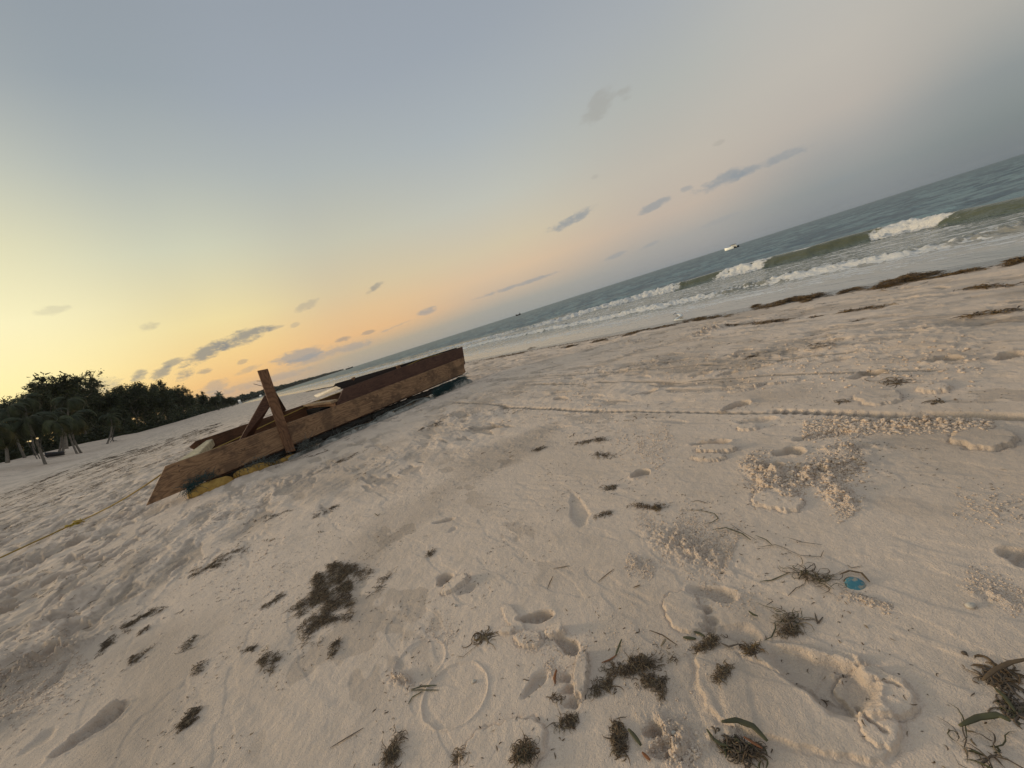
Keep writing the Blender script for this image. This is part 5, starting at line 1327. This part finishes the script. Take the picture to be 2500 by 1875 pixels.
palm((85, 1112), (60, 985), 'tall palm above the lit window', 2.8, seed=10)
palm((150, 1104), (172, 985), 'tall palm with feathery top against the sky', 2.9, seed=12)
# dark boat under the palms
def dune_point(px_, py_):
    v = ray(px_, py_)
    for d_ in np.arange(20, 300, .25):
        Q = EYE + v * d_
        if gz(Q[0], Q[1]) >= Q[2]: return Q
    return EYE + v * 70
b0, b1 = dune_point(112, 1119), dune_point(160, 1113)
ctr = (b0 + b1) / 2; dv = (b1 - b0); Lb = np.linalg.norm(dv[:2]); 
DB = thing('rowing_boat', 'long black rowing boat lying on the dune at the foot of the straight palm', 'boat', tuple(ctr + [0, 0, .1]))
DB.rotation_euler = (0, -math.atan2(dv[2], Lb), math.atan2(dv[1], dv[0]))
def hull(mb, L_, B_, H_, sheer=.15, n=14, th=.04):
    V = []; F = []
    for sgn in (0, 1):
        for i in range(n + 1):
            u = i / n * 2 - 1; w = B_ / 2 * (1 - abs(u) ** 2.6) ** .8 + .02; zt = H_ + sheer * u * u; k = 1 - th * sgn * 2
            for (yy, zz) in ((-w * k, zt), (-w * .8 * k, H_ * .35 + sgn * .03), (0, sgn * .05 + .12 * H_ * abs(u) ** 3), (w * .8 * k, H_ * .35 + sgn * .03), (w * k, zt)): V.append((u * L_ / 2 * (1 if not sgn else .98), yy, zz))
    o_ = (n + 1) * 5
    for i in range(n):
        for j in range(4):
            a = i * 5 + j; F.append((a, a + 1, a + 6, a + 5)); F.append((o_ + a, o_ + a + 5, o_ + a + 6, o_ + a + 1))
        for j in (0, 4):
            a = i * 5 + j; F.append((a, a + 5, o_ + a + 5, o_ + a))
    mb.add(V, F)
BOATD = simple('black_paint', (.012, .013, .018), (.02, .02, .025), 5, .5)
mb = MB(); hull(mb, Lb, 1.1, .5); mb.obj('hull', BOATD, DB, smooth=True)
for xx in (-.8, .7):
    mb = MB(); mb.hexa([(xx - .12, -.48, .33), (xx + .12, -.48, .33), (xx + .12, .48, .33), (xx - .12, .48, .33), (xx - .12, -.48, .37), (xx + .12, -.48, .37), (xx + .12, .48, .37), (xx - .12, .48, .37)]); mb.obj('seat', W_DARK, DB)
# folding chair by the lone palm
cpt = dune_point(276, 1079)
CH = thing('beach_chair', 'small dark folding chair frame on the dune beside the lone young palm', 'chair', tuple(cpt)); CH.rotation_euler = (0, 0, .8)
CH.scale = (1.5, 1.5, 1.5)
for y_ in (-.25, .25):
    mb = MB(); mb.tube([(-.3, y_, 0), (.25, y_, .5), (.45, y_, 1.0)], .025, 5); mb.obj('frame', BOATD, CH)
    mb = MB(); mb.tube([(.35, y_, 0), (-.25, y_, .45)], .025, 5); mb.obj('leg', BOATD, CH)
mb = MB(); mb.hexa([(-.25, -.25, .42), (.22, -.25, .45), (.22, .25, .45), (-.25, .25, .42), (-.25, -.25, .45), (.22, -.25, .48), (.22, .25, .48), (-.25, .25, .45)]); mb.obj('seat', BOATD, CH)
mb = MB(); mb.hexa([(.24, -.25, .55), (.28, -.25, .55), (.28, .25, .55), (.24, .25, .55), (.42, -.25, .98), (.45, -.25, .98), (.45, .25, .98), (.42, .25, .98)]); mb.obj('backrest', BOATD, CH)
# lamps glowing between the trunks
def emis(name, col, st_):
    m, t, b = material(name); b.inputs['Emission Color'].default_value = (*col, 1); b.inputs['Emission Strength'].default_value = st_; b.inputs['Base Color'].default_value = (.3, .25, .2, 1); return m
EM = emis('lamp_glow', (1, .72, .32), 1.1)
def lantern(px_, py_, label, sz=.16, el_extra=0, rr0=None, mat=EM):
    v = ray(px_, py_); r_ = rr0 or 80; P = EYE + v * r_ / math.hypot(v[0], v[1])
    zb = gz(P[0], P[1]); rt = thing('lantern', label, 'lantern', (P[0], P[1], zb), 'lanterns glowing under the palms' if rr0 is None else None)
    h = P[2] - zb
    mb = MB(); mb.tube([(0, 0, -.2), (0, 0, h - sz)], .04, 6); mb.tube([(0, 0, h + sz), (0, 0, h + sz * 1.3)], sz * .7, 8); mb.obj('pole', BOATD, rt)
    mb = MB(); mb.tube([(0, 0, h - sz), (0, 0, h - sz * .4), (0, 0, h + sz * .4), (0, 0, h + sz)], [sz * .4, sz, sz, sz * .4], 10); mb.obj('globe', mat, rt, smooth=True)
lantern(91, 1070, 'brightest warm lantern, right of the leaning palm trunk', .11, rr0=None)
lantern(74, 1077, 'small lantern left of the leaning palm trunk', .09)
lantern(67, 1078, 'dim lantern furthest left under the palms', .07)
# distant coast
def headland():
    V = []; F = []; A_ = []
    pts = [(-36.5, 560, 1.45), (-35.5, 640, 1.15), (-34, 800, .95), (-32.4, 950, .82), (-30.5, 1150, .64), (-28.6, 1350, .5), (-26.5, 1600, .36), (-24.5, 1850, .22), (-23.0, 2100, .12), (-22.0, 2300, .02)]
    a = np.arange(-37, -21.9, .03); rng = np.random.RandomState(2)
    r_ = np.interp(a, [p[0] for p in pts], [p[1] for p in pts]); e = np.interp(a, [p[0] for p in pts], [p[2] for p in pts])
    e = e * (.80 + .20 * np.abs(perlin(a / .6, a * 0 + .3)) * 2 + .10 * perlin(a / .12, a * 0 + 2.3))
    W_ = []
    hh = 1.1 + r_ * np.tan(np.radians(e))
    rows = [(0, SEA - .3), (12, .5), (26, 1.3)]
    n = len(a); x_ = np.sin(np.radians(a)); y_ = np.cos(np.radians(a))
    for dr, z_ in rows: V.append(np.stack([(r_ + dr) * x_, (r_ + dr) * y_, np.full(n, z_)], 1))
    V.append(np.stack([(r_ + 120) * x_, (r_ + 120) * y_, np.full(n, 1.5)], 1)); V.append(np.stack([(r_ + 140) * x_, (r_ + 140) * y_, np.full(n, SEA - 1)], 1))
    V = np.concatenate(V); F = []
    for k in range(4):
        i = np.arange(n - 1); F.append(np.stack([k * n + i, k * n + i + 1, (k + 1) * n + i + 1, (k + 1) * n + i], 1))
    me = mesh_np('headland', V, np.concatenate(F)); link('headland', me, simple('coast_ground', (.25, .22, .17), (.16, .15, .11), .05), kind='structure')
    P = []; rng = np.random.RandomState(6)
    for k in range(75):
        dr = 24 + rng.rand(n) * 85; f = rng.rand(n) ** .6
        P.append(np.stack([(r_ + dr) * x_, (r_ + dr) * y_, 1.2 + (hh - 1.2) * f * (.9 if k % 3 else 1.0)], 1))
    P = np.concatenate(P); P = P[P[:, 2] > .5]; rr_ = np.hypot(P[:, 0], P[:, 1])[:, None]
    V, F = leaf_cards(P, 1.0, rng, aspect=1.6); V = V.reshape(-1, 4, 3); V = P[:, None] + (V - P[:, None]) * rr_[:, None] * .0022; V = V.reshape(-1, 3)
    me = mesh_np('coast_wood', V, F, False); link('coast_wood', me, FOL[0], kind='stuff')
headland()
WHT = simple('white_wall', (.8, .78, .72), (.7, .68, .62), 2)
EMW = emis('shore_light', (1, .93, .8), .6)
for (px_, py_, r_, lab) in ((584, 978, 640, 'white beach hut with a bright front under the distant trees, the nearer one'), (636, 966, 900, 'white hut shining at the foot of the headland, just left of the post')):
    v = ray(px_, py_); P = EYE + v * r_ / math.hypot(v[0], v[1]); s_ = r_ / 640
    ht = thing('beach_hut', lab, 'hut', (P[0], P[1], 1.0)); ht.rotation_euler = (0, 0, R(33)); ht.scale = (s_, s_, s_)
    h = max(2.2, P[2] - .0)
    mb = MB(); mb.hexa([(-1.6, -1.5, -1.5), (1.6, -1.5, -1.5), (1.6, 1.5, -1.5), (-1.6, 1.5, -1.5), (-1.6, -1.5, h), (1.6, -1.5, h), (1.6, 1.5, h), (-1.6, 1.5, h)]); mb.obj('wall', WHT, ht)
    mb = MB(); mb.prism([np.array(p) for p in ((-1.9, -1.8, h), (1.9, -1.8, h), (0, -1.8, h + 1.1))], (0, 3.6, 0)); mb.obj('roof', BARK, ht)
    mb = MB(); mb.hexa([(-.9, -1.56, h - 1.7), (.9, -1.56, h - 1.7), (.9, -1.51, h - 1.7), (-.9, -1.51, h - 1.7), (-.9, -1.56, h - .4), (.9, -1.56, h - .4), (.9, -1.51, h - .4), (-.9, -1.51, h - .4)]); mb.obj('lit_window', EMW, ht)
# boats at sea
def sea_boat(pa, pb, dist, label, hullmat, col2, cabin=True):
    A_ = EYE + ray(*pa) * dist / math.hypot(*ray(*pa)[:2]); B_ = EYE + ray(*pb) * dist / math.hypot(*ray(*pb)[:2])
    c = (A_ + B_) / 2; dv = B_ - A_; Lb = np.linalg.norm(dv[:2])
    rt = thing('motor_boat', label, 'boat', (c[0], c[1], SEA - .1)); rt.rotation_euler = (0, 0, math.atan2(dv[1], dv[0]))
    return rt, Lb
rt, Lb = sea_boat((1768, 604), (1803, 592), 260, 'white-hulled motor boat near the horizon, its stern gleaming', None, None)
mb = MB(); hull(mb, Lb * .66, 3.0, 1.5, .3); o = mb.obj('hull', emis('painted_glow_hull', (1, .93, .75), .35), rt, smooth=True); o.location = (-Lb * .17, 0, 0); o.data.materials[0].node_tree.nodes['Principled BSDF'].inputs['Base Color'].default_value = (.8, .76, .62, 1)  # hull emission stands in for light falling on it
mb = MB(); mb.hexa([(-.5, -1, 1.2), (2.5, -1, 1.2), (2.5, 1, 1.2), (-.5, 1, 1.2), (-.2, -.9, 2.3), (1.8, -.9, 2.3), (1.8, .9, 2.3), (-.2, .9, 2.3)]); mb.obj('cabin', WHT, rt)
mb = MB(); mb.hexa([(-.9, -1.2, 2.3), (2.4, -1.2, 2.3), (2.4, 1.2, 2.3), (-.9, 1.2, 2.3), (-.9, -1.2, 2.45), (2.4, -1.2, 2.45), (2.4, 1.2, 2.45), (-.9, 1.2, 2.45)]); mb.obj('canopy', BOATD, rt)
mb = MB(); hull(mb, Lb * .4, 2.4, 1.1, .3); o = mb.obj('bow', BOATD, rt, smooth=True); o.location = (Lb * .30, 0, 0)
mb = MB(); mb.tube([(Lb * .28, -1, 1.0), (Lb * .36, -1, 1.0)], .35, 8); mb.obj('fender', WHT, rt, smooth=True)
rt, Lb = sea_boat((1259, 769), (1270, 764), 500, 'tiny black boat silhouette on the horizon above the surf', None, None)
mb = MB(); hull(mb, Lb, 2.6, 1.6, 1.0); mb.obj('hull', BOATD, rt, smooth=True)
mb = MB(); mb.tube([(Lb * .33, 0, .8), (Lb * .33, 0, 3.6)], .28, 6); mb.obj('mast', BOATD, rt)
rt, Lb = sea_boat((844, 902), (862, 896), 900, 'low black boat on the horizon off the tip of the headland', None, None)
mb = MB(); hull(mb, Lb, 4, 2.2, .6); mb.obj('hull', BOATD, rt, smooth=True)
mb = MB(); mb.tube([(0, 0, 1), (0, 0, 6)], .35, 6); mb.obj('mast', BOATD, rt)

# ------------------------------------------------------------------ haze over the far shore
me = bpy.data.meshes.new('haze'); hb = 3400
v_ = [(x_, y_, z_) for z_ in (-12.0, 40.0) for x_, y_ in ((-hb, -hb), (hb, -hb), (hb, hb), (-hb, hb))]
me.from_pydata(v_, [], [(3, 2, 1, 0), (4, 5, 6, 7), (0, 1, 5, 4), (1, 2, 6, 5), (2, 3, 7, 6), (3, 0, 4, 7)])
m = bpy.data.materials.new('haze'); m.use_nodes = True; nt = m.node_tree; nt.nodes.remove(nt.nodes['Principled BSDF'])
pv = nt.nodes.new('ShaderNodeVolumePrincipled'); pv.inputs['Color'].default_value = (.80, .82, .88, 1); pv.inputs['Density'].default_value = .00006; pv.inputs['Anisotropy'].default_value = .2
nt.links.new(pv.outputs[0], nt.nodes['Material Output'].inputs['Volume'])
link('haze', me, m, kind='stuff')

# fittings belong to the part they are driven into
def children_named(root, nm): return [c for c in root.children if c.name.split('.')[0] == nm]
_post = children_named(RAFT, 'post')[0]; _fl2 = [c for c in children_named(RAFT, 'foam_float') if c.get('label', '').startswith('second')][0]
for c in children_named(RAFT, 'nail'): c.parent = _post
for c in children_named(RAFT, 'bent_nail'): c.parent = near
for c in children_named(RAFT, 'net_mesh'): c.parent = _fl2
